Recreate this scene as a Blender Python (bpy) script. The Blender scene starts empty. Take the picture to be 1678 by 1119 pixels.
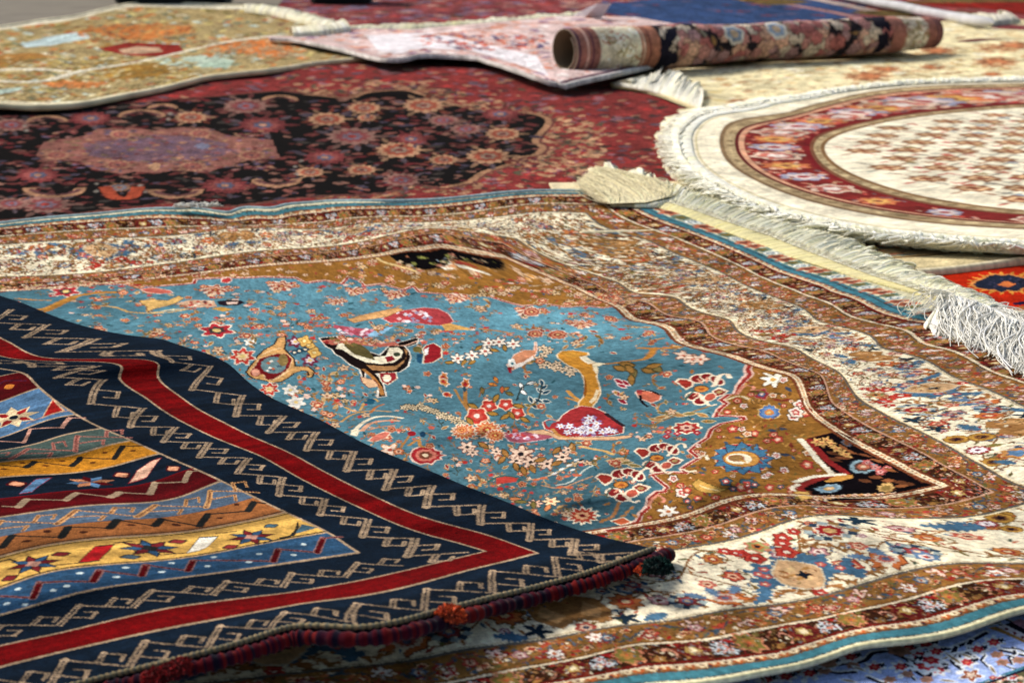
import bpy, math, random, os
import numpy as np
D = bpy.data; SC = bpy.context.scene; C = SC.collection
# ------------------------------------------------------------------ camera, sky, sun, exposure
_F, _YH, _H = 2600.0, -150.0, 0.80
cam = D.cameras.new('camera'); camo = D.objects.new('camera', cam); C.objects.link(camo); SC.camera = camo
cam.sensor_width = 36; cam.lens = _F/1678*36; cam.clip_end = 400; cam.clip_start = .05
camo.location = (0, 0, _H); camo.rotation_euler = (math.pi/2-math.atan((1119/2-_YH)/_F), 0, 0)
cam.dof.use_dof = True; cam.dof.focus_distance = 2.45; cam.dof.aperture_fstop = 7.5
wd = D.worlds.new('World'); SC.world = wd; wd.use_nodes = True
_n = wd.node_tree; _s = _n.nodes.new('ShaderNodeTexSky'); _s.sky_type = 'NISHITA'; _s.sun_disc = False; _s.sun_elevation = math.radians(44); _s.sun_rotation = math.radians(-52); _s.air_density = 1.6; _s.dust_density = 4.
_n.links.new(_s.outputs['Color'], _n.nodes['Background'].inputs['Color']); _n.nodes['Background'].inputs['Strength'].default_value = .10
sun = D.lights.new('sun', 'SUN'); sun.energy = 2.9; sun.angle = math.radians(18); sun.color = (1, .95, .87); suno = D.objects.new('sun', sun); C.objects.link(suno)
suno.rotation_euler = (math.radians(-46), 0, math.radians(52))
SC.view_settings.view_transform = 'Standard'; SC.view_settings.look = 'None'; SC.view_settings.exposure = 0.18; SC.view_settings.gamma = 1; SC.view_settings.use_curve_mapping = False
SC.cycles.max_bounces = 14; SC.cycles.diffuse_bounces = 9; SC.cycles.transmission_bounces = 14; SC.cycles.transparent_max_bounces = 8
rng = np.random.default_rng(7)
# ------------------------------------------------------------------ camera numbers
FPX, YH, CAMH, IW, IH = 2600.0, -150.0, 0.80, 1678.0, 1119.0
PITCH = math.atan((IH/2-YH)/FPX)
def ground(px, py):
    """where the sight line of a photograph pixel meets the floor (z = 0)"""
    px = np.asarray(px, float); py = np.asarray(py, float)
    c, s = math.cos(PITCH), math.sin(PITCH)
    a = IH/2-py
    dy = c*FPX+s*a; dz = -s*FPX+c*a; dx = px-IW/2
    t = -CAMH/dz
    return np.stack([dx*t, dy*t], -1)
def lift(g, z):
    """the point at height z on the sight line that meets the floor at g"""
    z = np.asarray(z, float)
    k = (1-z/CAMH)[..., None]
    return np.concatenate([g*k, z[..., None]], -1)
# ------------------------------------------------------------------ thin plate splines
class TPS:
    def __init__(s, X, Y, lam=1e-4):
        X = np.asarray(X, float); Y = np.asarray(Y, float)
        if Y.ndim == 1: Y = Y[:, None]
        n = len(X); s.X = X
        K = s.k(X, X)+lam*np.eye(n)
        P = np.hstack([np.ones((n, 1)), X])
        A = np.block([[K, P], [P.T, np.zeros((3, 3))]])
        s.w = np.linalg.lstsq(A, np.vstack([Y, np.zeros((3, Y.shape[1]))]), rcond=None)[0]
    @staticmethod
    def k(A, B):
        r2 = ((A[:, None]-B[None])**2).sum(-1)+1e-12
        return .5*r2*np.log(r2)
    def __call__(s, Q):
        Q = np.asarray(Q, float); sh = Q.shape[:-1]; Q = Q.reshape(-1, 2)
        out = np.empty((len(Q), s.w.shape[1]))
        for i in range(0, len(Q), 20000):
            q = Q[i:i+20000]
            out[i:i+20000] = s.k(q, s.X)@s.w[:-3]+np.hstack([np.ones((len(q), 1)), q])@s.w[-3:]
        return out.reshape(sh+(-1,))
class Warp:
    """a rug's weave coordinates (u, v) against the floor, from traced stripes"""
    def __init__(s, ulines, vlines, uanch, vanch, samples, lam=2e-4):
        s.U = TPS(*zip(*[(ground(*p), l) for l, L in ulines for p in L]+uanch), lam=lam)
        s.V = TPS(*zip(*[(ground(*p), l) for l, L in vlines for p in L]+vanch), lam=lam)
        g = ground(*np.asarray(samples, float).T)
        s.F = TPS(s.uvg(g), g, lam=1e-7)
    def uvg(s, g): return np.concatenate([s.U(g), s.V(g)], -1)
    def uv(s, p): return s.uvg(ground(*np.asarray(p, float).T))
    def g(s, uv): return s.F(uv)
NEAR={
0:[(1151,1119),(1248,1099),(1338,1079),(1402,1059),(1439,1041),(1485,1049),(1552,1039),(1619,1016),(1678,996)],
2:[(961,1119),(1028,1107),(1118,1096),(1185,1091),(1252,1084),(1318,1071),(1369,1049),(1402,1034),(1452,1032),(1519,1022),(1586,1002),(1678,979)],
3:[(877,1119),(961,1106),(1044,1086),(1118,1081),(1218,1076),(1318,1052),(1385,1032),(1452,1022),(1552,1001),(1678,969)],
4:[(727,1119),(794,1107),(861,1096),(928,1084),(994,1067),(1061,1054),(1118,1053),(1185,1039),(1232,1027),(1305,1021),(1379,1006),(1452,991),(1519,972),(1586,955),(1678,948)],
5:[(434,1105),(560,1091),(660,1082),(760,1061),(827,1052),(894,1044),(994,1026),(1118,1012),(1185,1001),(1252,991),(1318,981),(1385,962),(1452,942),(1519,927),(1586,919),(1678,922)],
6:[(1118,900),(1185,889),(1252,872),(1285,860),(1318,850),(1369,844),(1452,845),(1519,849),(1586,849),(1619,842),(1678,827)],
7:[(1044,885),(1118,873),(1202,848),(1262,833),(1302,823),(1352,830),(1452,835),(1519,832),(1569,815),(1612,808)],
8:[(994,874),(1118,852),(1202,826),(1235,815),(1265,811),(1310,818),(1400,827),(1470,818),(1552,797)],
9:[(975,868),(1118,842),(1185,817),(1228,806),(1262,806),(1300,812),(1400,821),(1465,808),(1545,793)],
}
FAR={
0:[(0,367),(67,359),(167,352),(234,341),(284,336),(351,347),(411,349),(451,339),(560,330),(660,334),(694,329),(760,324),(851,312),(927,312),(978,314)],
5:[(0,402),(100,395),(200,390),(301,386),(401,375),(560,374),(627,362),(694,365),(760,360),(827,355),(894,348),(934,350)],
6:[(0,452),(117,449),(234,437),(301,428),(367,417),(434,408),(560,401),(660,382),(727,382),(794,383),(847,390)],
9:[(0,478),(200,462),(400,440),(560,428),(637,417),(710,405),(774,407),(821,424),(861,438)],
}
RIGHT={
1.5:[(1045,337),(1095,360),(1145,380),(1182,395),(1207,402),(1245,422),(1282,440),(1346,457),(1393,478),(1439,494),(1486,508),(1532,522),(1590,540),(1648,570),(1678,577)],
3:[(1416,503),(1463,519),(1497,529),(1556,541),(1590,557),(1625,575),(1672,594)],
4:[(1444,531),(1497,547),(1528,560),(1568,579),(1590,592)],
5:[(982,370),(1020,382),(1050,388),(1075,405),(1120,422),(1168,441),(1201,457),(1235,476),(1278,490),(1325,520),(1369,537),(1409,557),(1452,576),(1492,587),(1536,604),(1573,625),(1638,648),(1675,667)],
6:[(847,390),(894,420),(944,440),(994,455),(1044,480),(1118,486),(1151,504),(1191,522),(1228,540),(1268,560),(1318,574),(1345,582),(1359,603),(1388,622),(1407,640),(1418,660),(1450,678),(1501,702),(1547,726),(1595,753),(1622,772),(1675,793)],
7:[(1340,606),(1359,656),(1439,710),(1509,737),(1536,761),(1581,790)],
8:[(897,447),(961,474),(1028,500),(1061,528),(1118,540),(1168,577),(1235,594),(1278,600),(1300,611),(1319,630),(1332,662),(1348,686),(1380,697),(1420,713),(1450,721),(1471,748),(1509,772),(1568,790)],
9:[(861,438),(894,453),(954,479),(1021,505),(1054,540),(1081,549),(1118,553),(1178,587),(1228,600),(1278,606),(1300,624),(1316,648),(1332,678),(1346,697),(1367,705),(1407,718),(1429,732),(1447,756),(1488,780),(1541,793)],
}
LV = {0:0, 1:.007, 1.5:.014, 2:.022, 3:.036, 4:.077, 5:.135, 6:.320, 7:.370, 8:.412, 9:.428}
RW = 2.86                                   # width of the large carpet
K2={
0:[(134,1119),(200,1102),(267,1086),(334,1069),(401,1051),(468,1029),(521,1021),(560,1022),(610,1029),(677,1012),(747,994),(827,974),(894,959),(961,939),(1028,915),(1081,895)],
1:[(0,1092),(100,1067),(200,1044),(284,1027),(368,1012),(468,994),(560,980),(660,962),(760,935),(827,917),(887,904)],
2:[(0,1057),(100,1036),(200,1012),(301,991),(401,979),(484,969),(560,956),(660,935),(727,919),(801,902)],
3:[(0,1007),(117,974),(200,957),(301,945),(401,932),(484,920),(560,909),(587,905)],
4:[(0,964),(67,940),(134,929),(234,922),(334,909),(434,889),(535,872)],
5:[(0,912),(67,894),(134,884),(234,877),(334,867),(401,855),(464,840)],
6:[(0,879),(100,862),(184,852),(284,845),(351,832),(408,817)],
7:[(0,847),(84,835),(167,825),(234,825),(301,812),(357,788)],
8:[(0,817),(62,810),(125,802),(200,799),(250,792),(288,775),(322,766)],
9:[(0,782),(75,777),(125,775),(188,762),(225,752),(258,744)],
10:[(0,755),(75,751),(125,745),(175,730),(220,721)],
11:[(0,739),(50,727),(100,714),(163,701)],
12:[(0,717),(50,700),(100,682),(127,680)],
13:[(0,660),(32,645),(65,632)],
}
K1={
0:[(0,485),(37,496),(75,512),(125,531),(175,546),(225,552),(275,557),(312,565),(350,582),(387,610),(420,634),(460,660),(535,692),(597,727),(660,753),(710,773),(760,795),(827,820),(894,849),(961,872),(1028,889),(1071,897)],
1:[(0,554),(37,567),(75,580),(100,587),(138,589),(175,585),(205,586),(238,600),(282,637),(325,672),(375,694),(435,725),(510,760),(560,787),(634,822),(709,852),(760,865),(827,885),(877,904)],
2:[(0,580),(37,592),(75,600),(125,599),(170,600),(190,615),(225,640),(275,677),(325,705),(375,727),(412,740),(485,780),(560,818),(627,849),(694,874),(794,902)],
3:[(0,608),(25,612),(50,620),(75,642),(100,665),(130,682),(160,700),(200,715),(250,737),(300,760),(355,784),(408,810),(464,837),(535,870),(587,905)],
}
KV = [0,.072,.118,.200,.268,.358,.424,.494,.566,.654,.732,.802,.885,1.05]
KU = [0,.122,.168,.280]
# large carpet -------------------------------------------------------------------
TH = math.radians(19)
AX = np.array([-math.cos(TH), -math.sin(TH)]); AY = np.array([-math.sin(TH), math.cos(TH)])
def main_warp():
    o = ground(1678, 990); oR = ground(1678, 590)
    U = lambda p: float((ground(*p)-oR)@AX)+.0
    V = lambda p: float((ground(*p)-o)@AY)
    ul = [(LV[k], L) for k, L in RIGHT.items()]
    vl = [(LV[k], L) for k, L in NEAR.items()]+[(RW-LV[k], L) for k, L in FAR.items()]
    ua = [(ground(*p), U(p)) for p in [(0,367),(300,345),(560,340),(0,480),(300,560),(0,800),(300,900),(560,1091),(300,1119),(700,1000),(900,1100),(0,1119),(400,450),(600,700),(-150,700),(-150,400)]]
    va = [(ground(*p), V(p)) for p in [(1678,760),(1900,760),(300,900),(0,900)]]
    sm = [(x, y) for x in range(-150, 1900, 75) for y in list(range(300, 480, 24))+list(range(480, 1200, 45)) if y > 300 and y > 310+(x-980)*.36]
    return Warp(ul, vl, ua, va, sm)
def kilim_warp():
    o = ground(1085, 893)
    d2 = np.array([math.cos(math.radians(205)), math.sin(math.radians(205))]); d1 = np.array([math.cos(math.radians(131)), math.sin(math.radians(131))])
    M = np.linalg.inv(np.stack([d2, d1], 1))
    ab = lambda p: M@(ground(*p)-o)
    # u grows away from the upper right edge, v away from the corded edge
    ul = [(KU[k], L) for k, L in K1.items()]; vl = [(KV[k], L) for k, L in K2.items()]
    sU = math.sin(math.radians(74))
    ua = [(ground(*p), ab(p)[0]*sU) for p in [(0,1119),(0,900),(0,750),(134,1119),(300,1000),(-150,1100),(-150,800)]]
    va = [(ground(*p), ab(p)[1]*sU) for p in [(0,485),(275,557),(420,634),(660,753),(894,849),(205,586),(-120,470),(0,560)]]
    sm = [(x, y) for x in range(-150, 1150, 50) for y in range(460, 1180, 32) if y > 440+(x)*.38]
    return Warp(ul, vl, ua, va, sm)
MW = main_warp(); KW = kilim_warp()
# ------------------------------------------------------------------ weaving: colours knotted into a grid of (u, v)
def S(r, g, b): return np.array([r, g, b], float)/255
CREAM=S(238,222,188); IVORY=S(240,225,190); BLUE=S(84,146,172); TEAL=S(52,112,132); DTEAL=S(30,66,88); NAVY=S(18,26,40); BLACK=S(17,14,16)
RED=S(158,34,28); DRED=S(102,18,22); RUST=S(182,84,46); PINK=S(206,140,118); GOLD=S(158,106,40); OLIVE=S(112,98,46); ORANGE=S(204,116,40)
TAN=S(194,154,104); GREY=S(140,152,164); LILAC=S(160,130,160); BROWN=S(106,66,30); SALMON=S(208,108,82); STEEL=S(88,120,152); DGREEN=S(46,62,44)
class Weave:
    def __init__(s, U, V, col):
        s.U = np.asarray(U); s.V = np.asarray(V)
        s.I = np.empty((len(s.V), len(s.U), 3), np.float32); s.I[:] = col
    def win(s, P, pad=0.):
        a, b = P.min(0)-pad, P.max(0)+pad
        i0, i1 = np.searchsorted(s.U, a[0]), np.searchsorted(s.U, b[0], 'right')
        j0, j1 = np.searchsorted(s.V, a[1]), np.searchsorted(s.V, b[1], 'right')
        return i0, i1, j0, j1
    def poly(s, P, col, keep=None):
        P = np.asarray(P, float)
        if s.U[-1] > 6 and np.ptp(P[:, 0]) > 3: return
        i0, i1, j0, j1 = s.win(P)
        if i1 <= i0 or j1 <= j0: return
        x = s.U[i0:i1][None, :]; y = s.V[j0:j1][:, None]
        m = np.zeros((j1-j0, i1-i0), bool)
        Q = np.roll(P, -1, 0)
        for (x0, y0), (x1, y1) in zip(P, Q):
            if y0 == y1: continue
            c = (y0 > y) != (y1 > y)
            m ^= c & (x < x0+(y-y0)*(x1-x0)/(y1-y0))
        if keep is not None: m &= keep(x, y)
        s.I[j0:j1, i0:i1][m] = col
    def line(s, P, w, col, dash=None):
        P = np.asarray(P, float); i0, i1, j0, j1 = s.win(P, w)
        if i1 <= i0 or j1 <= j0: return
        L = 0.
        for a, b in zip(P[:-1], P[1:]):
            i0, i1, j0, j1 = s.win(np.stack([a, b]), w)
            d = b-a; n = math.hypot(*d)
            if i1 > i0 and j1 > j0 and n > 0:
                x = s.U[i0:i1][None, :]-a[0]; y = s.V[j0:j1][:, None]-a[1]
                t = np.clip((x*d[0]+y*d[1])/n**2, 0, 1)
                m = (x-t*d[0])**2+(y-t*d[1])**2 < w*w/4
                if dash: m &= np.mod(L+t*n, dash[0]) < dash[1]
                s.I[j0:j1, i0:i1][m] = col
            L += n
    def mask(s, f, col):
        m = f(s.U[None, :], s.V[:, None]); s.I[np.broadcast_to(m, s.I.shape[:2])] = col
def lob(n=0, amp=0., r=1., m=30, ph=0., sx=1., sy=1., sharp=False):
    a = np.linspace(0, 2*np.pi, m, endpoint=False)
    c = np.cos(n*(a-ph)); 
    if sharp: c = 1-2*np.abs(np.mod(n*(a-ph)/(2*np.pi), 1)*2-1)
    R = r*(1+amp*c)
    return np.stack([R*np.cos(a)*sx, R*np.sin(a)*sy], 1)
def spline(P, n=6):
    P = np.asarray(P, float)
    if len(P) < 3: return P
    Q = np.vstack([2*P[0]-P[1], P, 2*P[-1]-P[-2]]); out = []
    for i in range(1, len(Q)-2):
        t = np.linspace(0, 1, n, endpoint=False)[:, None]
        p0, p1, p2, p3 = Q[i-1], Q[i], Q[i+1], Q[i+2]
        out.append(.5*((2*p1)+(p2-p0)*t+(2*p0-5*p1+4*p2-p3)*t**2+(-p0+3*p1-3*p2+p3)*t**3))
    return np.vstack(out+[P[-1:]])
# motifs in a unit frame: ('p', points, colour) and ('l', points, width, colour)
def rosette(out, pet, ring, cen, n=6, amp=.16, o=.16):
    L = [('p', lob(n, amp, 1.0+o), out)] if out is not None else []
    L += [('p', lob(n, amp, 1.), pet)]
    if ring is not None: L += [('p', lob(n, amp, .58, 24), ring)]
    return L+[('p', lob(0, 0, .3, 12), cen)]
def daisy(out, pet, cen, n=6):
    return [('p', lob(n, .3, 1.15, 48), out), ('p', lob(n, .38, .92, 48), pet), ('p', lob(0, 0, .3, 12), cen)]
LEAFP = np.array([(-1,0),(-.6,.28),(-.1,.42),(.45,.3),(1,0),(.45,-.3),(-.1,-.42),(-.6,-.28)])
def leaf(out, col, w=1.):
    L = [('p', LEAFP*[1.25, 1.45*w], out)] if out is not None else []
    return L+[('p', LEAFP*[1, w], col)]
def serr(col, out=None, n=7):
    top = []; 
    for i in range(n):
        x = -1+2*i/n; h = .62*math.sin(math.pi*(i+.6)/(n+.3))
        top += [(x, h*.55), (x+1.2/n, h+.1)]
    P = np.array(top+[(1, 0)]+[(x, -y) for x, y in top[::-1]])
    return ([('p', P*1.15, out)] if out is not None else [])+[('p', P, col)]
def curl(col, w=.22, k=1.):
    a = np.linspace(0, 4.2, 14); r = 1-a/5.2
    return [('l', np.stack([r*np.cos(a)*k, r*np.sin(a)], 1), w, col)]
def palmette(o, a, b, c, d):
    """a side-on flower head pointing to +x"""
    fan = [(-.9,-.12),(-.75,-.62),(-.3,-.98),(.15,-.86),(.4,-.98),(.62,-.55),(.95,-.45),(.9,-.14),(1.25,0)]
    P = np.array(fan+[(x, -y) for x, y in fan[-2::-1]])
    return [('p', P*1.13, o), ('p', P, a), ('p', P*.72+[.02, 0], b), ('p', P*.46, c), ('p', lob(0, 0, .2, 10), d)]
def sprig(stem, lf, fl, n=3):
    L = [('l', np.array([(-1,0),(-.4,.12),(.2,-.08),(.8,.1)]), .1, stem)]
    for i, x in enumerate(np.linspace(-.6, .5, n)):
        sg = 1 if i % 2 else -1
        L.append(('p', LEAFP*.26@np.array([[.7, .7*sg], [-.7*sg, .7]])+[x, .28*sg], lf))
    if fl is not None: L += [('p', lob(5, .2, .3, 20)+[.9, .12], fl)]
    return L
def bud(o, a, b):
    P = np.array([(-.8,0),(-.5,.5),(.1,.62),(.5,.35),(1,.42),(.8,0),(1,-.42),(.5,-.35),(.1,-.62),(-.5,-.5)])
    return [('p', P*1.2, o), ('p', P, a), ('p', P*.55+[-.1, 0], b)]
def tiny(a, b=None):
    return [('p', lob(4, .2, 1., 14), a)]+([('p', lob(0, 0, .4, 8), b)] if b is not None else [])
def stamp(W, M, c, r, a=0., asp=1., mir=1., tf=None):
    """draw a motif: centre c, radius r, turned by a; asp stretches y; tf maps the points into the weave"""
    ca, sa = math.cos(a), math.sin(a)
    R = np.array([[ca, sa], [-sa, ca]])
    c = np.asarray(c, float)
    for m in M:
        P = (m[1]*[r, r*asp*mir])@R+c
        if tf: P = tf(P)
        if m[0] == 'p': W.poly(P, m[-1])
        else: W.line(P, m[2]*r*(tf.k if tf else 1), m[-1])
def scatter(W, x0, x1, y0, y1, step, motifs, size, tf=None, keep=None, seed=1, jit=.45, asp=1.):
    r = random.Random(seed)
    x = x0; row = 0
    while x < x1:
        y = y0+(row % 2)*step/2
        while y < y1:
            px, py = x+r.uniform(-jit, jit)*step, y+r.uniform(-jit, jit)*step
            if keep is None or keep(px, py):
                stamp(W, r.choice(motifs), (px, py), size*r.uniform(.7, 1.25), r.uniform(0, 6.28), asp, r.choice((-1, 1)), tf)
            y += step
        x += step*.87; row += 1
def grain(W, amt=.07, seed=3, streak=.04, wander=.5):
    g = np.random.default_rng(seed); h, w, _ = W.I.shape
    if h > 500:      # knots do not sit on a ruled grid: edges step and wander
        jj, ii = np.meshgrid(np.arange(h), np.arange(w), indexing='ij'); jj = np.clip(jj+g.integers(-1, 2, (h, w))*(g.random((h, w)) < wander), 0, h-1); ii = np.clip(ii+g.integers(-1, 2, (h, w))*(g.random((h, w)) < wander), 0, w-1); W.I = W.I[jj, ii]
    n = g.normal(0, amt, (h, w, 1))+g.normal(0, streak, (h, 1, 1))
    for b, k in ((4, .075), (14, .05)):
        m = np.kron(g.normal(0, 1, (h//b+2, w//b+2)), np.ones((b, b)))[:h, :w]; q = np.ones(b)/b
        m = np.apply_along_axis(lambda z: np.convolve(z, q, 'same'), 1, m); m = np.apply_along_axis(lambda z: np.convolve(z, q, 'same'), 0, m)
        n = n+k*m[..., None]
    W.I *= (1+n).astype(np.float32)
    np.clip(W.I, 0.004, 1, out=W.I)
def axis(*parts):
    """grid lines: (start, stop, step) pieces joined"""
    out = [np.arange(a, b, s) for a, b, s in parts]
    return np.concatenate(out+[[parts[-1][1]]])
# ------------------------------------------------------------------ navy and red striped rug: its weave
def fr(ox, oy, s):
    """traced points given in an enlarged crop of the photograph -> photograph pixels"""
    return lambda *P: [(ox+P[i]/s, oy+P[i+1]/s) for i in range(0, len(P), 2)]
def ell(c, rx, ry, n=16, a=0.):
    t = np.linspace(0, 2*np.pi, n, endpoint=False); x = rx*np.cos(t); y = ry*np.sin(t)
    return [(c[0]+p*math.cos(a)-q*math.sin(a), c[1]+p*math.sin(a)+q*math.cos(a)) for p, q in zip(x, y)]
def weave_kilim():
    KNAVY=S(14,27,42); KRED=S(112,5,8); KDRED=S(84,6,12); KTAN=S(170,142,112); KBLUE=S(42,78,112); KYEL=S(212,162,74); KORA=S(164,96,48)
    KGB=S(80,100,122); KAMB=S(194,122,26); KGRN=S(70,88,82); KLB=S(80,118,156); KROSE=S(196,140,120); KDARK=S(30,32,32)
    W = Weave(axis((0,.95,.0010)), axis((0,1.1,.0010),(1.1,1.95,.0016)), KNAVY)
    T = KW.uv
    uI = KU[3]
    cols = [KBLUE,KYEL,KORA,KGB,KDRED,KNAVY,KAMB,KGRN,KNAVY*.95,KLB,KDRED,KNAVY,KAMB,KGB]
    lv = KV[3:]+[1.16,1.26,1.36,1.5]
    for i in range(len(cols)-1):
        a, b = lv[i], lv[i+1]
        W.mask(lambda u, v: (v >= a) & (v < b) & (u > uI), cols[i])
    W.mask(lambda u, v: ((u > KU[1]) & (u < KU[2]) & (v > KV[1])) | ((v > KV[1]) & (v < KV[2]) & (u > KU[1])), KRED)
    for a, b in ((KU[1],KV[1]),):
        W.line([(a,1.95),(a,b),(.95,b)], .004, KTAN)
    W.line([(KU[2],1.95),(KU[2],KV[2]),(.95,KV[2])], .0035, KTAN)
    W.line([(uI,1.95),(uI,KV[3]),(.95,KV[3])], .0045, KTAN)
    for i, v in enumerate(lv[1:-1]):
        if i in (0,):
            W.line([(uI,v+.004),(.95,v+.004)], .0035, KDARK); W.line([(uI,v),(.95,v)], .003, KTAN)
        elif i == 1:
            W.line([(uI,v-.006),(.95,v-.006)], .003, KDARK); W.line([(uI,v),(.95,v)], .005, KTAN); W.line([(uI,v+.006),(.95,v+.006)], .003, KDARK)
        elif i in (2,): pass
        elif i == 4: W.line([(uI,v),(.95,v)], .003, KRED)
        else: W.line([(uI,v),(.95,v)], .0045, KTAN)
    # hooked meander of the four navy bands: thick bars and thin bars in turn, two hooks on each
    def meander(tops, bots, ends, t0, t1, sw):
        for a, b, c in zip(tops, bots, ends):
            p, q, r = np.array([t0, a]), np.array([t1, b]), np.array([t0, c])
            e, n = q-p, r-q
            K = lambda *P: [(lambda z: z[::-1] if sw else z)(p+x*e+y*n) for x, y in P]
            z_ = .78 if sw else 1.12
            for P, w in ((K((-.03,0),(1.03,0)), .0094*z_), (K((1,.52),(1.42,.52)), .0078*z_)):
                W.line(P, w, KTAN); W.line(P, .0020, KNAVY, (.006,.0045)); W.line(P, w, KNAVY, (.0050,.0012))
            for P, w in ((K((1,-.05),(1,1.05)), .0036), (K((.42,0),(.42,.46)), .0034), (K((.42,.44),(.70,.44)), .0050), (K((.70,.44),(.70,.22)), .0034), (K((1.42,.52),(1.42,.84)), .0036), (K((1.42,.84),(1.2,.84)), .0050)):
                w *= z_; W.line(P, w, KTAN); W.line(P, .0011, KNAVY, (.004,.0026))
    vt = [1.66,1.5,1.35,1.215,1.072,.872,.730,.626,.517,.423,.341,.242,.150,.078]; vb = [1.57,1.42,1.275,1.13,.94,.767,.66,.553,.449,.363,.282,.195,.112,.045]
    meander(vt, vb, vt[1:]+[.01], .034, .092, False)
    vt = [1.8,1.66,1.52,1.38,1.25,1.145,1.042,.868,.755,.658,.557,.462,.372,.285,.205]; vb = [1.72,1.58,1.44,1.31,1.19,1.085,.925,.79,.702,.605,.503,.413,.327,.241,.160]
    meander(vt, vb, vt[1:]+[.13], .188, .241, False)
    ub = [1.03,.95,.86,.775,.689,.6,.518,.437,.352,.26,.167]; ut = [.99,.905,.815,.735,.646,.559,.478,.393,.305,.211,.116]
    meander(ub, ut, ub[1:]+[.08], .009, .052, True)
    ub = [.97,.88,.79,.702,.614,.52,.435,.35]; ut = [.925,.835,.75,.66,.572,.484,.4,.305]
    meander(ub, ut, ub[1:]+[.27], .136, .170, True)
    c0 = fr(0,840,4.011); c1 = fr(0,745,2.993); c6 = fr(0,600,3.995)
    def zig(P, thick, thin, wt, wn, edge=None):
        P = T(P)
        for i in range(len(P)-1):
            if i % 2 == 0:
                W.line(P[i:i+2], wn+.002, edge if edge is not None else thin); W.line(P[i:i+2], wn, thin)
            else:
                if edge is not None: W.line(P[i:i+2], wt+.0026, edge)
                W.line(P[i:i+2], wt, thick)
    def dots(P, r, col, n=4):
        for p in P:
            c = T([p])[0]; W.poly(lob(4, .15, r*.75, 12, sx=1.2)+c, col)
    # blue stripe
    Z = c0(-350,620,-120,540,0,540,215,560,260,455,610,450,660,378,930,412,970,345,1235,380,1270,312)+c1(1340,522,1365,462,1555,478,1585,408,1676,400)
    Z = c0(0,545,215,558,260,458,610,450,658,378,930,412,968,345,1235,380,1270,312)+c1(1340,522,1365,462,1555,478,1585,408,1676,402)
    zig(Z, KDRED, KDRED, .0070, .0028, S(150,104,96))
    dots(c0(120,500,45,595,350,508,440,480,525,395,165,603,765,420,830,362,1065,388,1130,330,1365,350,1405,290)+c1(1220,525,1270,485,1440,490,1490,438), .0045, S(190,205,205))
    # yellow stripe
    Y0 = c0(-40,330,60,305,120,325,150,320); W.line(T(Y0), .004, KDARK)
    for P in (c0(320,350,510,330), c0(760,195,860,185), c0(1060,275,1230,262)+c1(), c1(1060,385,1160,375), c1(1290,430,1420,400,1465,350)):
        W.line(T(P), .003, KDARK)
    for c, k in ((c0(220,335), 0), (c0(985,232), 1), (c1(1232,402), 0)):
        cc = T(c)[0]
        for j in range(8):
            a = j*math.pi/4+.2
            col = (S(110,28,32), KBLUE)[(j+k) % 2]
            d = np.array([math.cos(a), math.sin(a)])*[.031, .029]; n = np.array([-d[1], d[0]])*.24
            W.poly([cc, cc+d*.55+n, cc+d*1.12, cc+d*.55-n], KDARK); W.poly([cc, cc+d*.5+n*.75, cc+d*.98, cc+d*.5-n*.75], col)
        W.poly(lob(4,.2,.009,16)+cc, (KROSE, KDARK, KROSE)[k])
    for P, col in ((c0(620,215,755,200,655,318,505,335), S(176,22,26)), (c0(1310,158,1440,150,1365,225,1310,250,1218,268), S(235,225,205))):
        W.poly(T(P), KDARK); q = T(P); W.poly((q-q.mean(0))*.88+q.mean(0), col)
    for c, col in ((c0(65,428)[0], S(110,30,34)), (c0(400,270)[0], S(110,30,34)), (c0(860,290)[0], S(70,90,104)), (c0(1170,188)[0], S(130,40,40)), (c1(1130,450)[0], S(130,40,40)), (c1(1330,348)[0], S(60,90,104))):
        q = T([c])[0]; W.poly(lob(4,.12,.0085,16,sx=1.3)+q, KDARK); W.poly(lob(4,.12,.0066,16,sx=1.3)+q, col)
    W.poly(T(c1(1480,340,1560,355,1400,400,1440,390)), S(62,94,110)); W.line(T(c1(1460,330,1440,395,1370,405)), .003, KDARK)
    # tan orange stripe
    Z = c0(-100,240,20,225,80,150,400,160,455,95,720,100,770,45,1020,85,1060,40,1310,88,1360,10)+c1(1215,275,1240,235)
    Z = c0(-60,230,15,225,80,150,400,160,455,95,720,100,770,45,1020,85,1060,40,1310,88,1365,8)+c1(1215,275,1245,232,1300,238)
    P = T(Z)
    for i in range(len(P)-1): W.line(P[i:i+2], .0105 if i % 2 else .0045, KDARK)
    dots(c0(180,183,310,120,545,128,860,78,1150,75)+c1(125,422,235,378,410,378,640,343,870,345,1080,310,1160,243), .0055, S(70,34,24))
    # grey blue stripe, orange and red hooks
    def hooks(P0, dl, n, s, col, dark):
        for i in range(n):
            unit2(P0[0]+dl*i, P0[1], s, col, dark)
    def unit2(s0, t0, h, col, dark, q=.088):
        M = lambda P: np.array([(s0-x*q, t0+y*h) for x, y in P])
        for P, w in ((((0,0),(.46,1)), .0085), (((.78,.5),(.94,1.)), .006), (((.46,.95),(1.03,.02)), .004), (((.26,.45),(.66,.25)), .004), (((.66,.27),(.52,-.1)), .005), (((.94,.97),(1.14,.86)), .004), (((1.14,.88),(1.02,.5)), .004)):
            W.line(M(P), w, col); W.line(M(P), w*.45, dark, (.005,.0032))
    for n in range(6): unit2(.365+.098*n, .433, .046, S(206,150,92), KDRED, .1)
    for n in range(6): unit2(.385+.11*n, .742, .045, S(176,110,96), KDRED, .11)
    # dark red zigzag
    Z = c6(-60,935,20,915,120,920,175,870,430,875,500,828,720,855,785,825,980,835,1025,768,1210,755,1240,690,1300,684)[1:]
    P = T(Z)
    for i in range(len(P)-1): W.line(P[i:i+2], .004 if i % 2 == 0 else .010, KTAN)
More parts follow.
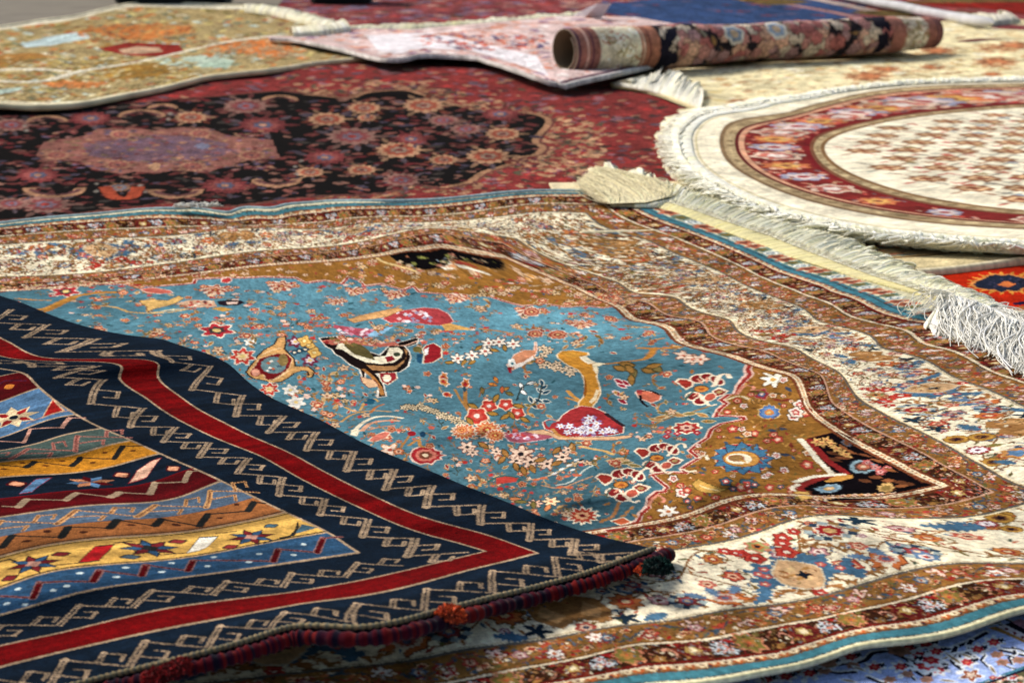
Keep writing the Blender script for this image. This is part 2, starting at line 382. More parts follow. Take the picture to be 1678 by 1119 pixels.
    # navy stripe
    for P, col in ((c6(1060,595,960,735,840,772,890,680,990,615), S(226,170,140)), (c6(240,735,345,725,210,825,120,838), KLB)):
        q = T(P); W.poly(q, S(150,30,40)); W.poly((q-q.mean(0))*.9+q.mean(0), col)
    q = T(c6(590,755))[0]
    for j in range(8):
        a = j*math.pi/4+.1; d = np.array([math.cos(a), math.sin(a)])*[.034,.03]; n = np.array([-d[1], d[0]])*.25
        W.poly([q, q+d*.5+n, q+d, q+d*.5-n], (KLB, S(190,120,80), KDRED)[j % 3])
    for c in (c6(795,710), c6(110,770), c6(1130,668)):
        q = T(c)[0]; W.poly(lob(4,.15,.013,16)+q, KDRED); W.poly(lob(4,.15,.0095,16)+q, S(226,150,110))
    # amber stripe
    P = T(c6(0,640,170,660,230,625,470,655,530,598,745,605,810,525,940,520))
    for i in range(len(P)-1): W.line(P[i:i+2], .0045 if i % 2 == 0 else .010, KDARK)
    dots(c6(20,668,145,630,300,652,410,622,605,630,690,565,875,553), .006, S(96,50,20))
    # upper navy zigzag
    P = T(c6(0,490,150,497,205,415,410,405,460,340,560,338))
    for i in range(len(P)-1): W.line(P[i:i+2], .004 if i % 2 == 0 else .008, KROSE)
    # light blue stripe
    q = T(c6(90,335))[0]
    for j in range(8):
        a = j*math.pi/4+.3; d = np.array([math.cos(a), math.sin(a)])*[.05,.05]; n = np.array([-d[1], d[0]])*.28
        W.poly([q, q+d*.5+n, q+d*1.1, q+d*.5-n], S(226,196,150)); 
        if j % 2: W.poly([q, q+d*.5+n*.7, q+d*.95, q+d*.5-n*.7], S(150,24,26))
    W.poly(lob(0,0,.016,14)+q, S(226,196,150)); W.poly(lob(0,0,.010,14)+q, KNAVY)
    q = T(c6(345,225,405,290,285,330)); W.poly((q-q.mean(0))*1.25+q.mean(0), S(214,170,130)); W.poly(q, S(170,24,20))
    W.line(T(c6(180,375,300,325,460,290)), .003, KROSE)
    q = T(c6(70,122))[0]; W.poly(lob(4,.1,.011,12)+q, ORANGE)
    W.line(T(c6(0,110,40,90,180,90)), .003, S(70,30,60))
    Lm = W.I@np.array([.3,.59,.11], np.float32); W.I = (Lm[..., None]*.10+W.I*.86).astype(np.float32)
    g_ = np.random.default_rng(2); W.I *= (1+np.interp(W.V, np.linspace(0,2,160), g_.normal(0,.09,160)))[:, None, None].astype(np.float32)
    grain(W, .09, 5, .05, .25)
    return W
# ------------------------------------------------------------------ large pictorial carpet: its weave
def weave_main():
    CB=S(76,124,140); GB=S(150,98,36)
    W = Weave(axis((-.10,1.45,.00125),(1.45,2.15,.0022)), axis((0,1.3,.00135),(1.3,RW,.0026)), CB)
    T = MW.uv
    L = LV; U1 = 3.; fld = L[9]
    top = RW-fld
    CHAIN=S(160,112,70); GUARD=S(58,30,18); BG=S(140,92,38); LINE=S(226,206,170); GREYL=S(98,92,84)
    def band(a, b, col):                      # a frame between two distances from the edge
        W.mask(lambda u, v: (np.minimum(np.minimum(v, RW-v)+u*0, u+v*0) >= a) & (np.minimum(np.minimum(v, RW-v)+u*0, u+v*0) < b), col)
    band(0, L[1], S(222,214,176)); band(L[1], L[2], S(60,122,136)); band(L[2], L[3], CHAIN); band(L[3], L[4], GUARD); band(L[4], L[5], BG)
    band(L[5], L[6], IVORY); band(L[6], L[7], BG); band(L[7], L[8], GUARD); band(L[8], L[9], CHAIN)
    W.mask(lambda u, v: (u < .026), S(60,122,140)); W.mask(lambda u, v: (u < 0), S(206,200,164))
    def frame(d, w, col, dash=None):
        W.line([(3, d), (d, d), (d, RW-d), (3, RW-d)], w, col, dash)
    # the three sides: a local frame (along, inwards) -> weave
    def side_near(P): return np.asarray(P, float)
    def side_far(P): P = np.asarray(P, float); return np.stack([P[:, 0], RW-P[:, 1]], 1)
    def side_right(P): P = np.asarray(P, float); return np.stack([P[:, 1], P[:, 0]], 1)
    for f in (side_near, side_far, side_right): f.k = 1.
    class K: pass
    R = random.Random(11)
    # kelim end with rosettes beside the fringe
    v = .05; i = 0
    while v < RW-.03:
        c = (-.017, v); k = i % 4
        if k == 0: stamp(W, rosette(S(70,110,120), S(232,232,220), S(90,120,140), S(230,230,220), 6), c, .014)
        elif k == 1: stamp(W, [('p', lob(5,.2,1.2,20), S(90,120,110)), ('p', lob(5,.2,.7,20), OLIVE)], c, .015)
        else: stamp(W, [('p', lob(5,.25,1.2,20), S(190,104,74)), ('p', lob(5,.2,.6,20), S(110,60,50))], (c[0]+.003*(k-2), v), .015)
        v += .036; i += 1
    # chain stripes
    for f, s0, s1 in ((side_near, .02, 2.15), (side_right, .02, RW-.02), (side_far, .02, 2.15)):
        for t, off in (((L[2]+L[3])/2, 0), ((L[8]+L[9])/2, fld-.02)):
            s = s0+off; i = 0
            e = s1-off if f is side_right else s1
            while s < e:
                stamp(W, tiny(*((S(190,90,40), S(240,210,150)) if i % 2 else (S(232,206,160), S(120,60,40)))), (s, t), .0068, 0, .85, 1, f)
                if i % 2: stamp(W, tiny(S(70,50,60)), (s+.008, t+.003*(-1)**(i//2)), .003, 0, 1, 1, f)
                s += .0155; i += 1
    for d, w, c in ((L[1],.002,S(60,40,30)),(L[2],.0028,BROWN),(L[3],.005,S(110,26,22)),(L[3]-.004,.002,LINE),(L[4],.0042,LINE),(L[4]+.004,.002,S(60,40,30)),(L[5]-.003,.006,GREYL),(L[5]+.002,.003,S(190,170,130)),
                    (L[6]+.003,.005,GREYL),(L[6]-.002,.004,S(238,216,170)),(L[7],.0032,S(200,150,120)),(L[7]+.004,.002,S(60,30,26)),(L[8],.006,S(106,50,28)),(L[8]+.005,.002,LINE),(L[9],.005,S(120,60,34)),(L[9]-.005,.0022,LINE)):
        frame(d, w, c)
    # guard bands: dark ground, palmette, white rosettes, salmon scrolls
    def guard(f, s0, s1, t, h, ph=0):
        s = s0+ph; i = 0
        while s < s1:
            stamp(W, [('p', lob(6,.1,1.3,30), S(112,44,28)), ('p', lob(7,.16,1.05,30), S(100,24,26)), ('p', lob(6,.2,.6,24), S(176,140,70)), ('p', lob(0,0,.32,12), S(226,206,160))], (s, t), h*.40, 0, .95, 1, f)
            stamp(W, curl(SALMON, .16), (s-.034, t), h*.34, 1.6, 1, 1, f); stamp(W, curl(S(214,140,110), .16), (s+.034, t), h*.34, -1.6, 1, -1, f)
            stamp(W, [('p', lob(7,.18,1.1,32), S(216,126,90)), ('p', lob(7,.2,.95,32), S(120,106,44)), ('p', lob(5,.2,.5,20), S(176,116,50)), ('p', lob(0,0,.2,10), S(210,90,50))], (s+.082, t+h*.05), h*.42, .4, 1, 1, f)
            for dx, dy in ((.120,.15),(.131,-.12),(.113,-.15)):
                stamp(W, daisy(S(50,60,74), S(196,204,208), S(160,50,40), 6), (s+dx, t+dy*h), h*.19, .3, 1, 1, f)
            stamp(W, leaf(None, S(150,26,26)), (s+.105, t+.3*h), h*.25, .6, 1, 1, f); stamp(W, leaf(None, S(160,110,50)), (s+.05, t-.32*h), h*.24, -.4, 1, 1, f)
            stamp(W, leaf(None, RED), (s+.018, t+.36*h), h*.2, .1, 1, 1, f); stamp(W, leaf(None, OLIVE), (s+.06, t+.34*h), h*.2, 2.6, 1, 1, f); stamp(W, tiny(LINE), (s+.03, t-.1*h), h*.07, 0,1,1,f)
            s += .158; i += 1
    # golden bands: scrolling blue stems, small red and white flowers
    def gold(f, s0, s1, t, h, sd):
        r = random.Random(sd)
        xs = np.arange(s0, s1, .012)
        W.line(f(np.stack([xs, t+h*.30*np.sin(xs*2*np.pi/.13)], 1)), .0032, S(56,76,86))
        s = s0; i = 0
        pal = [RED, S(176,60,40), S(200,110,60), S(120,84,36), S(96,90,44), S(60,80,96), S(180,50,44)]
        while s < s1:
            for _ in range(4):
                stamp(W, leaf(None, r.choice(pal)), (s+r.uniform(0,.02), t+r.uniform(-.38,.38)*h), h*r.uniform(.12,.2), r.uniform(-1,1), 1, 1, f)
            if i % 3 == 0: stamp(W, r.choice([daisy(S(80,20,30), S(232,190,170), RED, 5), rosette(LINE, RED, S(200,130,120), LINE, 5), daisy(S(120,40,40), S(236,224,210), S(200,100,60), 6)]), (s, t+h*.16*(-1)**(i//3)), h*.20, r.uniform(0,3), 1, 1, f)
            elif i % 3 == 1: stamp(W, bud(S(60,50,40), S(226,170,120), RED), (s, t-h*.2*(-1)**(i//3)), h*.2, r.uniform(-.6,.6), 1, 1, f)
            for _ in range(2): stamp(W, tiny(r.choice([LINE, S(230,190,160), S(60,90,110)])), (s+r.uniform(0,.03), t+r.uniform(-.4,.4)*h), h*.06, 0,1,1,f)
            s += .022; i += 1
    g1 = (L[3]+L[4])/2; gh = L[4]-L[3]; b1 = (L[4]+L[5])/2; bh = L[5]-L[4]
    g2 = (L[7]+L[8])/2; b2 = (L[6]+L[7])/2
    for f, e in ((side_near, 2.15), (side_far, 2.15), (side_right, None)):
        for fn, t, h in ((guard, g1, gh), (guard, g2, gh)): fn(f, t+.03, e or RW-t-.03, t, h, .03 if t == g1 else .0)
        for t, sd in ((b1, 5), (b2, 9)): gold(f, t, e or RW-t, t, bh*.9, sd)
    # ivory main border: tan medallions with blue serrated wings, orange palmettes, red clusters
    REDF = rosette(S(120,16,20), S(196,60,46), S(170,30,30), S(236,214,190), 5, .16, .1)
    cF = fr(1180,840,5.244)
    O = T(cF(670,520))[0]; loc = lambda *P: T(cF(*P))-O
    WING = loc(200,570,320,600,330,680,310,760,240,790,360,780,440,740,450,640,540,620,660,645,520,590,450,540,440,470,490,400,640,415,820,450,900,560,880,650,950,560,1000,510,1100,520,1240,575,1260,490,1140,470,1130,400,1060,360,1040,430,970,460,930,420,890,330,830,370,680,340,650,380,480,380,400,380,465,405,400,450,260,430,290,490,180,490,300,540,330,560)
    def jag(P, k=.0028, st=.006):
        out = []; P = np.vstack([P, P[:1]]); sg = 1
        for p, q in zip(P[:-1], P[1:]):
            n = max(1, int(np.hypot(*(q-p))/st)); d = (q-p)/(np.hypot(*(q-p))+1e-9); nn = np.array([-d[1], d[0]])
            for i in range(n): out.append(p+(q-p)*i/n+nn*k*sg); sg = -sg
        return np.array(out)
    WING = jag(WING); OVAL = loc(500,405,450,520,530,600,620,630,740,650,880,630,890,560,860,480,800,450,650,420)
    PALL = loc(1240,375,1300,400,1290,345,1340,345,1370,370,1350,400,1400,430,1390,460,1310,465,1330,430,1290,410); PALR = loc(1600,340,1520,370,1540,410,1480,430,1480,460,1530,485,1550,450,1610,430,1580,400,1560,370)
    PC = loc(1425,395)[0]
    VINES = [loc(890,600,940,575,1040,570,1130,600,1170,570), loc(900,640,960,620,1020,620,1050,650), loc(640,660,560,680,500,700,480,730), loc(660,690,720,670,780,660,860,690), loc(1270,520,1350,500,1400,460), loc(200,720,280,740,340,730,300,745), loc(720,300,800,280,850,270,940,290), loc(860,220,740,240,720,260), loc(940,270,1010,300,1060,260,1150,270,1250,300), loc(1060,330,1130,310,1200,350)]
    def cell(f, s, t, mir, half=False):
        BL=S(66,106,136)
        def pp(P, col, mx=1): W.poly(f(np.asarray(P)*[mx, mir]+[s, t]), col)
        q = lambda M, x, y, r, a=0., asp=1.: stamp(W, M, (s+x, t+y*mir), r, a*mir, asp, mir, f)
        r = random.Random(int(s*100)+int(t*77))
        for _ in range(44 if half else 34):
            x, y = r.uniform(-.2,.2), r.uniform(-.052,.122)
            if not half and (x/.11)**2+(y/.055)**2 < 1: continue
            q(leaf(None, r.choice([S(150,94,44), S(128,84,40), S(150,100,50), S(120,104,52), S(160,56,40), S(90,122,150), S(190,104,72), S(76,90,70)]), .75), x, y, r.uniform(.005,.0095), r.uniform(0,6.28))
        for _ in range(9 if half else 6):
            q(r.choice([rosette(S(90,50,40), S(204,96,70), S(236,196,150), S(130,40,30), 5), rosette(None, S(90,124,160), S(220,210,200), RED, 5), rosette(None, S(170,110,120), S(230,210,200), RED, 5)]), r.uniform(-.17,.17), r.uniform(-.04,.115), r.uniform(.006,.010))
        if half:      # the motif between two medallions
            for m in (-1, 1):
                pp(np.array([(.0,-.03),(.03,-.05),(.055,-.02),(.05,.02),(.02,.035),(.0,.02)]), S(166,112,58), m); pp(np.array([(.01,-.02),(.03,-.035),(.045,-.01),(.03,.015)]), S(206,150,90), m)
                q(rosette(S(130,70,30), S(206,110,54), S(196,60,40), S(236,200,150), 8, .2), m*.085, .0, .020); q([('p', lob(5,.45,1,40), S(26,44,60))], m*.062, -.045, .014, m)
                q(serr(BL, None, 6), m*.03, .055, .026, .3*m); q(serr(BL, None, 6), m*.10, -.05, .02, .3*m)
                for a in range(8): q(tiny((S(50,84,116), S(196,170,150))[a % 2]), m*.122+.016*math.cos(a*.785), .045+.016*math.sin(a*.785), .006)
                q(rosette(None, S(170,60,56), S(110,120,140), S(236,206,180), 6), m*.122, .045, .011)
            q(rosette(None, S(176,70,60), S(226,180,150), S(60,70,90), 6), 0, -.055, .014)
        else:
            for v in VINES:
                for m in ((1, -1) if v is VINES[4] else (1,)):
                    P = spline(v*[m, mir], 4)+[s, t]; W.line(f(P), .0052, S(158,100,52))
                    for i in range(1, len(P)-1, 3):
                        stamp(W, leaf(None, r.choice([S(158,98,46), S(136,92,44), S(176,116,60)]), .95), P[i]+[0, r.uniform(-.006,.006)], .0095, r.uniform(0,6), 1, 1, f)
            pp(WING, BL)
            P = OVAL; pp((P-P.mean(0))*1.08+P.mean(0), S(206,190,160)); pp(P, S(204,160,112))
            for a in range(9): q(leaf(None, (S(176,124,64), S(150,96,50), S(214,176,120))[a % 3]), .024*math.cos(a*.9)*(.5+.5*(a%2)), .016*math.sin(a*.9), .010, a*1.05)
            q([('p', lob(4,.4,1,24), NAVY)], -.004, -.006, .009, .4)
            for x, y in ((865,440),(1030,470),(405,545),(385,610),(375,485),(330,525)):
                c = loc(x, y)[0]; q(rosette(None, S(176,70,66), S(214,120,100), CREAM, 5), c[0], c[1], .0075)
            for m in (1, -1):
                for P in (PALL, PALR):
                    W.poly(f(((P-PC)*1.12+PC)*[m, mir]+[s, t]), S(110,50,30)); W.poly(f(P*[m, mir]+[s, t]), S(202,104,48))
                q([('p', lob(11,.12,1.1,44), S(214,190,170)), ('p', lob(9,.15,.75,36), S(176,84,70)), ('p', lob(0,0,.38,12), S(90,100,130))], m*PC[0], PC[1], .015, 0, .8)
                for dx, dy, a in ((-.006,.022,1.5),(-.035,.018,2.4),(.028,.02,.7)): q(serr(S(90,122,154), None, 5), m*(PC[0]+dx), PC[1]+dy, .016, a*m)
                q(rosette(None, S(206,96,76), S(236,190,150), S(150,50,40), 5), m*(PC[0]+.002), PC[1]+.045, .012)
                for a in range(12): q(tiny((S(44,66,88), S(150,166,166))[a % 2]), m*.195+.022*math.cos(a*.5236), -.02+.020*math.sin(a*.5236), .006)
                q(rosette(S(60,50,50), S(160,60,60), S(90,116,150), S(226,190,150), 6), m*.195, -.02, .013)
            for x, y, rr in ((540,215,.0135),(530,260,.0125),(570,335,.0165),(300,390,.015),(180,345,.011),(130,345,.011),(640,165,.010),(860,685,.010),(40,330,.010)):
                c = loc(x, y)[0]; q(REDF, c[0], c[1], rr)
            c = loc(320,290)[0]; q([('p', lob(6,.2,1.2,30), S(204,120,90)), ('p', lob(5,.2,.95,24), S(150,146,84)), ('p', lob(5,.2,.55,24), S(200,110,50)), ('p', lob(4,.3,.3,16), NAVY)], c[0], c[1], .016)
            c = loc(940,150)[0]
            for a in range(14): q(tiny((S(44,66,88), S(150,166,166), S(150,110,60))[a % 3]), c[0]+.036*math.cos(a*.4488), c[1]+.024*math.sin(a*.4488), .0075)
            q([('p', lob(8,.14,1.2,36), S(214,200,180)), ('p', lob(8,.14,1.0,36), S(160,30,34)), ('p', lob(6,.2,.5,24), S(206,160,96))], c[0], c[1], .018)
            c = loc(1170,60)[0]; q([('p', lob(5,.45,1,40), S(28,50,66))], c[0], c[1], .016, .4)
    def vines(f, s0, s1, t, amp, per, ph, sd, k=1.):
        r = random.Random(sd); xs = np.arange(s0, s1, per/24); ys = t+amp*np.sin(xs*2*np.pi/per+ph)
        W.line(f(np.stack([xs, ys], 1)), .0034*k, S(140,92,46))
        LC = [S(146,94,42), S(120,92,44), S(96,96,52), S(166,104,50), S(78,106,128), S(160,60,42)]
        for i in range(0, len(xs)-1, 2):
            a = math.atan2(ys[i+1]-ys[i], xs[i+1]-xs[i]); sg = 1 if (i//2) % 2 else -1
            stamp(W, leaf(None, r.choice(LC), .8), (xs[i]+.009*k*math.cos(a+1.1*sg), ys[i]+.009*k*math.sin(a+1.1*sg)), .0088*k*r.uniform(.8,1.2), a+.9*sg, 1, 1, f)
        x = s0+((np.pi/2-ph) % np.pi)/(2*np.pi)*per; n = 0
        while x < s1:
            y = t+amp*math.sin(x*2*np.pi/per+ph); sg = 1 if y > t else -1; c = np.array([x+.012*k, y-sg*amp*.75])
            b = np.linspace(0, 4.6, 14); sp = np.stack([c[0]+(.030-.0042*b)*k*np.cos(b*sg+1.57*sg), c[1]+(.026-.0036*b)*k*np.sin(b*sg+1.57*sg)], 1); W.line(f(sp), .0028*k, S(146,98,50))
            for p in sp[::2]: stamp(W, leaf(None, r.choice(LC), .8), p+[r.uniform(-.004,.004), r.uniform(-.004,.004)], .0068*k, r.uniform(0,6), 1, 1, f)
            fl = (rosette(S(90,40,30), S(186,66,48), S(226,170,130), S(120,30,30), 5), rosette(S(60,60,70), S(90,120,150), S(216,196,170), S(160,50,40), 6), rosette(S(110,60,30), S(196,116,54), S(160,54,40), S(230,200,150), 7), rosette(S(90,50,60), S(190,130,130), S(226,206,190), S(130,40,50), 5))[n % 4]
            stamp(W, fl, c, .0135*k, n, 1, 1, f); n += 1; x += per/2
    for f, e, sd in ((side_near, 2.15, 1), (side_far, 2.15, 2), (side_right, RW-.2, 3)):
        vines(f, .2, e, (L[5]+L[6])/2+.045, .034, .21, .3, sd); vines(f, .2, e, (L[5]+L[6])/2-.045, .034, .21, 2.2, sd+5); vines(f, .2, e, (L[5]+L[6])/2, .070, .33, 1.2, sd+9)
    for d, h in ((b1, bh), (b2, L[7]-L[6])):
        for f, e, sd in ((side_near, 2.15, 21), (side_far, 2.15, 22), (side_right, RW-d, 23)): vines(f, d, e, d, h*.26, .12, .8, sd, .62)
    tc = float(O[1]); c0 = float(O[0]); PRD = .72
    for k in range(0, 3): cell(side_near, c0+PRD*k, tc, 1); cell(side_near, c0+PRD*(k+.5), tc, 1, True); cell(side_far, c0+PRD*k, tc, 1); cell(side_far, c0+PRD*(k+.5), tc, 1, True)
    cr = float(T([(1560,632)])[0, 1])
    for k in range(-1, 5):
        for h in (0, .5):
            if .3 < cr+.64*(k+h) < RW-.3: cell(side_right, cr+.64*(k+h), tc, 1, h > 0)
    # corners of the ivory border: golden rosettes, a red and white flower, blue leaves
    for sy in (0, 1):
        def cq(M, p, r, a=0.):
            u, v = T(p)[0]; stamp(W, M, (u, RW-v if sy else v), r, a)
        c7 = fr(1300,560,3.73); c3 = fr(1118,745,2.993); r = random.Random(5)
        for _ in range(60):
            u, v = r.uniform(.14,.64), r.uniform(.14,.315)
            if r.random() < .5: u, v = v, u
            if v < .14 or u < .14: continue
            stamp(W, leaf(None, r.choice([S(150,94,44), S(120,104,52), S(160,56,40), S(90,122,150), S(190,104,72), S(76,90,70), S(170,120,60)]), .75), (u, RW-v if sy else v), r.uniform(.006,.011), r.uniform(0,6))
        GR = [('p', lob(10,.06,1.15,40), S(120,80,30)), ('p', lob(10,.06,1,40), S(190,136,50)), ('p', lob(8,.1,.62,30), S(130,80,40)), ('p', lob(6,.3,.36,24), S(40,24,34))]
        RW2 = [('p', lob(10,.14,1.15,40), S(120,90,60)), ('p', lob(10,.14,1,40), S(160,40,50)), ('p', lob(10,.2,.72,40), S(232,220,220)), ('p', lob(0,0,.25,10), S(110,30,60))]
        for x, y, r0 in ((995,595,.019),(1150,580,.019),(1220,735,.015),(1270,1060,.017)): cq(GR, c7(x, y), r0)
        cq(RW2, c7(1130,660), .018); cq([('p', lob(6,.2,1.1,30), S(206,140,70)), ('p', lob(5,.2,.7,24), S(84,122,160))], c7(1370,680), .020); cq(GR, c3(1560,310), .017); cq(GR, c3(1620,365), .012)
        cq(RW2, c3(1500,340), .013); cq(serr(S(66,106,136), None, 7), c3(1330,355), .034, .2); cq(serr(S(66,106,136), None, 7), c3(1400,345), .022, .9); cq(serr(S(66,106,136), None, 7), c7(1290,735), .016, .9); cq([('p', lob(5,.45,1,40), S(28,50,66))], c7(880,530), .015); cq(rosette(None, S(200,90,70), S(232,190,150), S(120,40,40), 6), c3(1400,400), .016); cq(rosette(None, S(90,124,160), S(226,210,200), S(170,50,40), 6), c3(1200,500), .014); cq(leaf(None, S(120,110,50)), c7(1230,630), .016, .2)
    # redraw the lines the border motifs may cross
    for d, w, c in ((L[5]-.003,.006,GREYL),(L[6]+.003,.005,GREYL),(L[6]-.002,.004,S(238,216,170))): frame(d, w, c)
    # ---------------------------------------------------------------- field
    W.mask(lambda u, v: (u > fld) & (v > fld) & (v < top), GB)
    c5 = fr(560,340,2.993); c4 = fr(0,340,2.993); cC = fr(1000,580,3.995); c2 = fr(560,745,2.993); cA = fr(360,500,3.995); cB = fr(740,540,3.995); cD = fr(560,640,3.356); c7 = fr(1300,560,3.73); cE = fr(0,440,3.995)
    upper = c4(0,413,120,402,240,380,600,375,750,388,950,372,960,352,1080,345,1200,345,1300,340,1450,345,1500,370,1590,358)+c5(0,375,30,340,90,360,110,385,200,375,300,405,350,385,380,415,560,428,660,430,740,440,800,460,880,480,1000,470,1100,487,1200,480,1300,490,1360,482)
    lobes = cC(880,70,890,100,915,130,860,170,830,210,820,262,770,265,720,300,762,322,710,360,680,410,700,402,860,410,870,428,720,455,660,490,640,545,520,630,580,680,470,750,500,780,430,775,350,775,275,790,370,870,350,895,300,900,250,940,245,1000,200,1040,170,1119)+c2(1440,330,1380,360,1300,372)
    up = T(upper); lo = T(lobes)
    P = np.vstack([[(3., up[0, 1])], up, [(fld-.01, up[-1, 1]), (fld-.01, lo[0, 1]+.02)], lo, [(lo[-1, 0], fld-.01), (3., fld-.01)]])
    inside = lambda x, y: (x > fld) & (y > fld) & (y < top)
    W.poly(P, CB, inside)
    # abrash: the dyed blue varies in broad streaks
    m = np.abs(W.I-CB.astype(np.float32)).sum(-1) < .01
    g = np.random.default_rng(4); n = TPS(g.uniform(0, 3, (60, 2)), g.normal(0, 1, 60), .05)
    uu, vv = np.meshgrid(W.U[::20], W.V[::20]); nz = n(np.stack([uu, vv], -1))[..., 0]; nz = np.clip(nz, -1.5, 1.5)
    nz = np.repeat(np.repeat(nz, 20, 0), 20, 1)[:len(W.V), :len(W.U)]
    gi = lambda a, k: np.apply_along_axis(lambda z: np.convolve(z, np.ones(k)/k, 'same'), a[0], a[1]) if 0 else a[1]
    k = np.ones(25)/25
    nz = np.array([np.convolve(z, k, 'same') for z in nz]); nz = np.array([np.convolve(z, k, 'same') for z in nz.T]).T
    W.I[m] *= (1+.16*nz[m])[:, None].astype(np.float32)
    for Q in (up, lo):
        W.line(Q, .011, S(232,190,170)); W.line(Q+[.0, -.002], .006, S(160,40,36))
    # px frame stamping for the field figures
    tf = lambda P: T(P); tf.k = 1.
    def st(M, c, r, a=0., asp=.62, mir=1):
        ca, sa = math.cos(a), math.sin(a); r = r*.86
        for m in M:
            Q = np.asarray(m[1])*[r, r*mir]
            Q = Q@np.array([[ca, sa], [-sa, ca]])*[1, asp]+np.asarray(c, float)
            if m[0] == 'p': W.poly(T(Q), m[-1])
            else: W.line(T(Q), max(.0022, m[2]*r*.00075), m[-1])
    def pg(P, col, out=None, ow=.005):
        q = T(P)
        if out is not None: W.line(np.vstack([q, q[:1]]), ow, out)
        W.poly(q, col)
    def ln(P, w, col): W.line(T(spline(P, 5)), w, col)
    # background sprays of the field: dense far off and to the left, sparse in the middle
    r = random.Random(8)
    SPR = [sprig(S(150,104,50), S(140,96,44), S(200,90,70)), sprig(S(60,70,60), S(50,66,60), S(230,190,170)), sprig(S(156,98,46), S(112,96,50), S(190,50,44)), sprig(S(190,150,90), S(170,110,50), None)]
    FLW = [rosette(S(214,180,140), S(166,60,44), S(206,130,90), S(226,196,150), 6), daisy(S(110,60,36), S(218,180,140), S(150,80,50), 5), rosette(S(60,60,50), S(206,110,70), S(232,180,140), S(120,30,30), 5), bud(S(230,196,170), S(176,34,34), S(210,130,60)), daisy(S(60,50,34), S(206,170,120), S(60,30,30), 5)]
    def spray(x0, y0, x1, y1, n, sz, asp=.55, keep=None):
        for _ in range(n):
            x, y = r.uniform(x0, x1), r.uniform(y0, y1)
            if keep and not keep(x, y): continue
            st(r.choice(SPR), (x, y), sz*r.uniform(.9,1.7), r.uniform(0,6.28), asp)
            if r.random() < .7: st(r.choice(FLW), (x+r.uniform(-1,1)*sz, y+r.uniform(-.5,.5)*sz*asp), sz*r.uniform(.35,.62), r.uniform(0,6), asp)
    spray(230, 520, 420, 590, 26, 13, .38)
    spray(350, 505, 560, 560, 30, 14, .36)
    spray(150, 466, 560, 500, 26, 14, .28, lambda x, y: not (225 < x < 310 and 478 < y < 510))
    spray(560, 455, 860, 500, 16, 13, .30); spray(700, 540, 820, 560, 14, 12, .35)
    spray(840, 505, 1010, 560, 10, 12, .35); spray(930, 470, 1060, 520, 8, 12, .35)
    spray(470, 610, 560, 690, 16, 15, .62, lambda x, y: (y-610) < (x-440)*.75+6)
    spray(620, 690, 860, 830, 44, 14, .55, lambda x, y: y < 700+(x-560)*.5 and not (590 < x < 780 and y < 690))
    spray(820, 740, 990, 850, 22, 13, .55)
    spray(1040, 690, 1130, 720, 7, 12, .5); spray(1000, 760, 1080, 790, 4, 12, .5); spray(1060, 560, 1160, 590, 6, 13, .45)
    spray(20, 475, 240, 520, 14, 14, .28, lambda x, y: y < 490+x*.25)
    spray(640, 570, 740, 660, 8, 13, .6); spray(540, 640, 620, 690, 10, 13, .55)
    spray(440, 470, 1000, 560, 60, 8, .34); spray(250, 490, 560, 600, 50, 8, .40); spray(480, 590, 900, 720, 34, 7, .6); spray(620, 700, 960, 840, 60, 8, .55); spray(900, 560, 1200, 800, 26, 7, .55)
    OUT=S(44,26,20)
    # left urn
    pg(cA(425,205,385,215,365,255,300,290,255,330,230,370,200,405,180,440,195,460,230,480,290,490,340,505,400,500,450,470,480,445,540,425,582,432,590,460,560,468,600,472,614,435,580,405,530,403,490,400,480,350,440,310,418,285,430,240), S(206,150,84), OUT, .008)
    pg(cA(240,390,260,350,330,330,370,318,440,320,474,352,452,412,400,455,340,492,300,482,290,452,222,455,205,430), S(120,22,26), S(226,180,130), .004)
    pg(ell(cA(352,392)[0], 21, 14), S(96,126,130))
    for i in range(12): st(tiny((S(232,226,210), S(60,84,100), S(190,90,50))[i % 3]), (cA(352,392)[0][0]+r.uniform(-17,17), cA(352,392)[0][1]+r.uniform(-10,10)), 3.4)
    pg(ell(cA(415,360)[0], 8, 10), S(130,106,56)); pg(ell(cA(235,440)[0], 6.5, 6), S(226,150,120), S(140,30,30))
    ln(cA(270,330,330,300,400,280), .004, S(236,196,140)); ln(cA(300,490,370,480,450,430), .004, S(236,196,140))
    # flowers left of the urn and around it
    for c, R0, M in ((cA(150,335), 20, 3), (cA(495,240), 14, 1), (cA(590,360), 14, 1), (cA(325,550), 15, 3), (cA(465,555), 12, 0), (cA(500,635), 14, 0), (cA(200,240), 9, 0), (cE(1420,405), 27, 2), (cE(430,150), 22, 2)):
        col = {0:(S(232,226,214), S(190,110,60)), 1:(S(120,30,56), S(210,190,200)), 2:(S(190,40,50), S(60,60,60)), 3:(S(196,50,40), S(236,196,150))}[M]
        st(rosette(S(232,214,190) if M != 1 else S(70,90,110), col[0], col[1] if M else col[0]*.9, S(226,190,110), 7 if M == 3 else 6, .26), c[0], R0, .3, .66 if c[0][1] > 560 else .4)
    for c in (cA(580,260), cA(620,310), cA(555,235)): st(rosette(S(120,80,30), S(226,176,86), S(206,150,60), S(240,220,150), 4, .2), c[0], 11, .3, .8)
    for c in (cA(520,300), cA(560,290), cA(490,310)): st(tiny(DTEAL, CREAM), c[0], 8)
    # animal-headed vessel, black outlined
    pg(cA(655,215,760,205,800,240,900,260,960,300,1050,330,1110,270,1160,250,1230,230,1280,215,1300,220,1290,250,1230,272,1200,262,1235,300,1248,340,1230,400,1180,435,1130,440,1060,440,1020,450,1060,490,1085,595,1040,600,1045,530,990,450,950,440,945,490,920,420,850,385,800,340,760,320,740,290,700,270), S(30,20,20), S(226,214,196), .007)
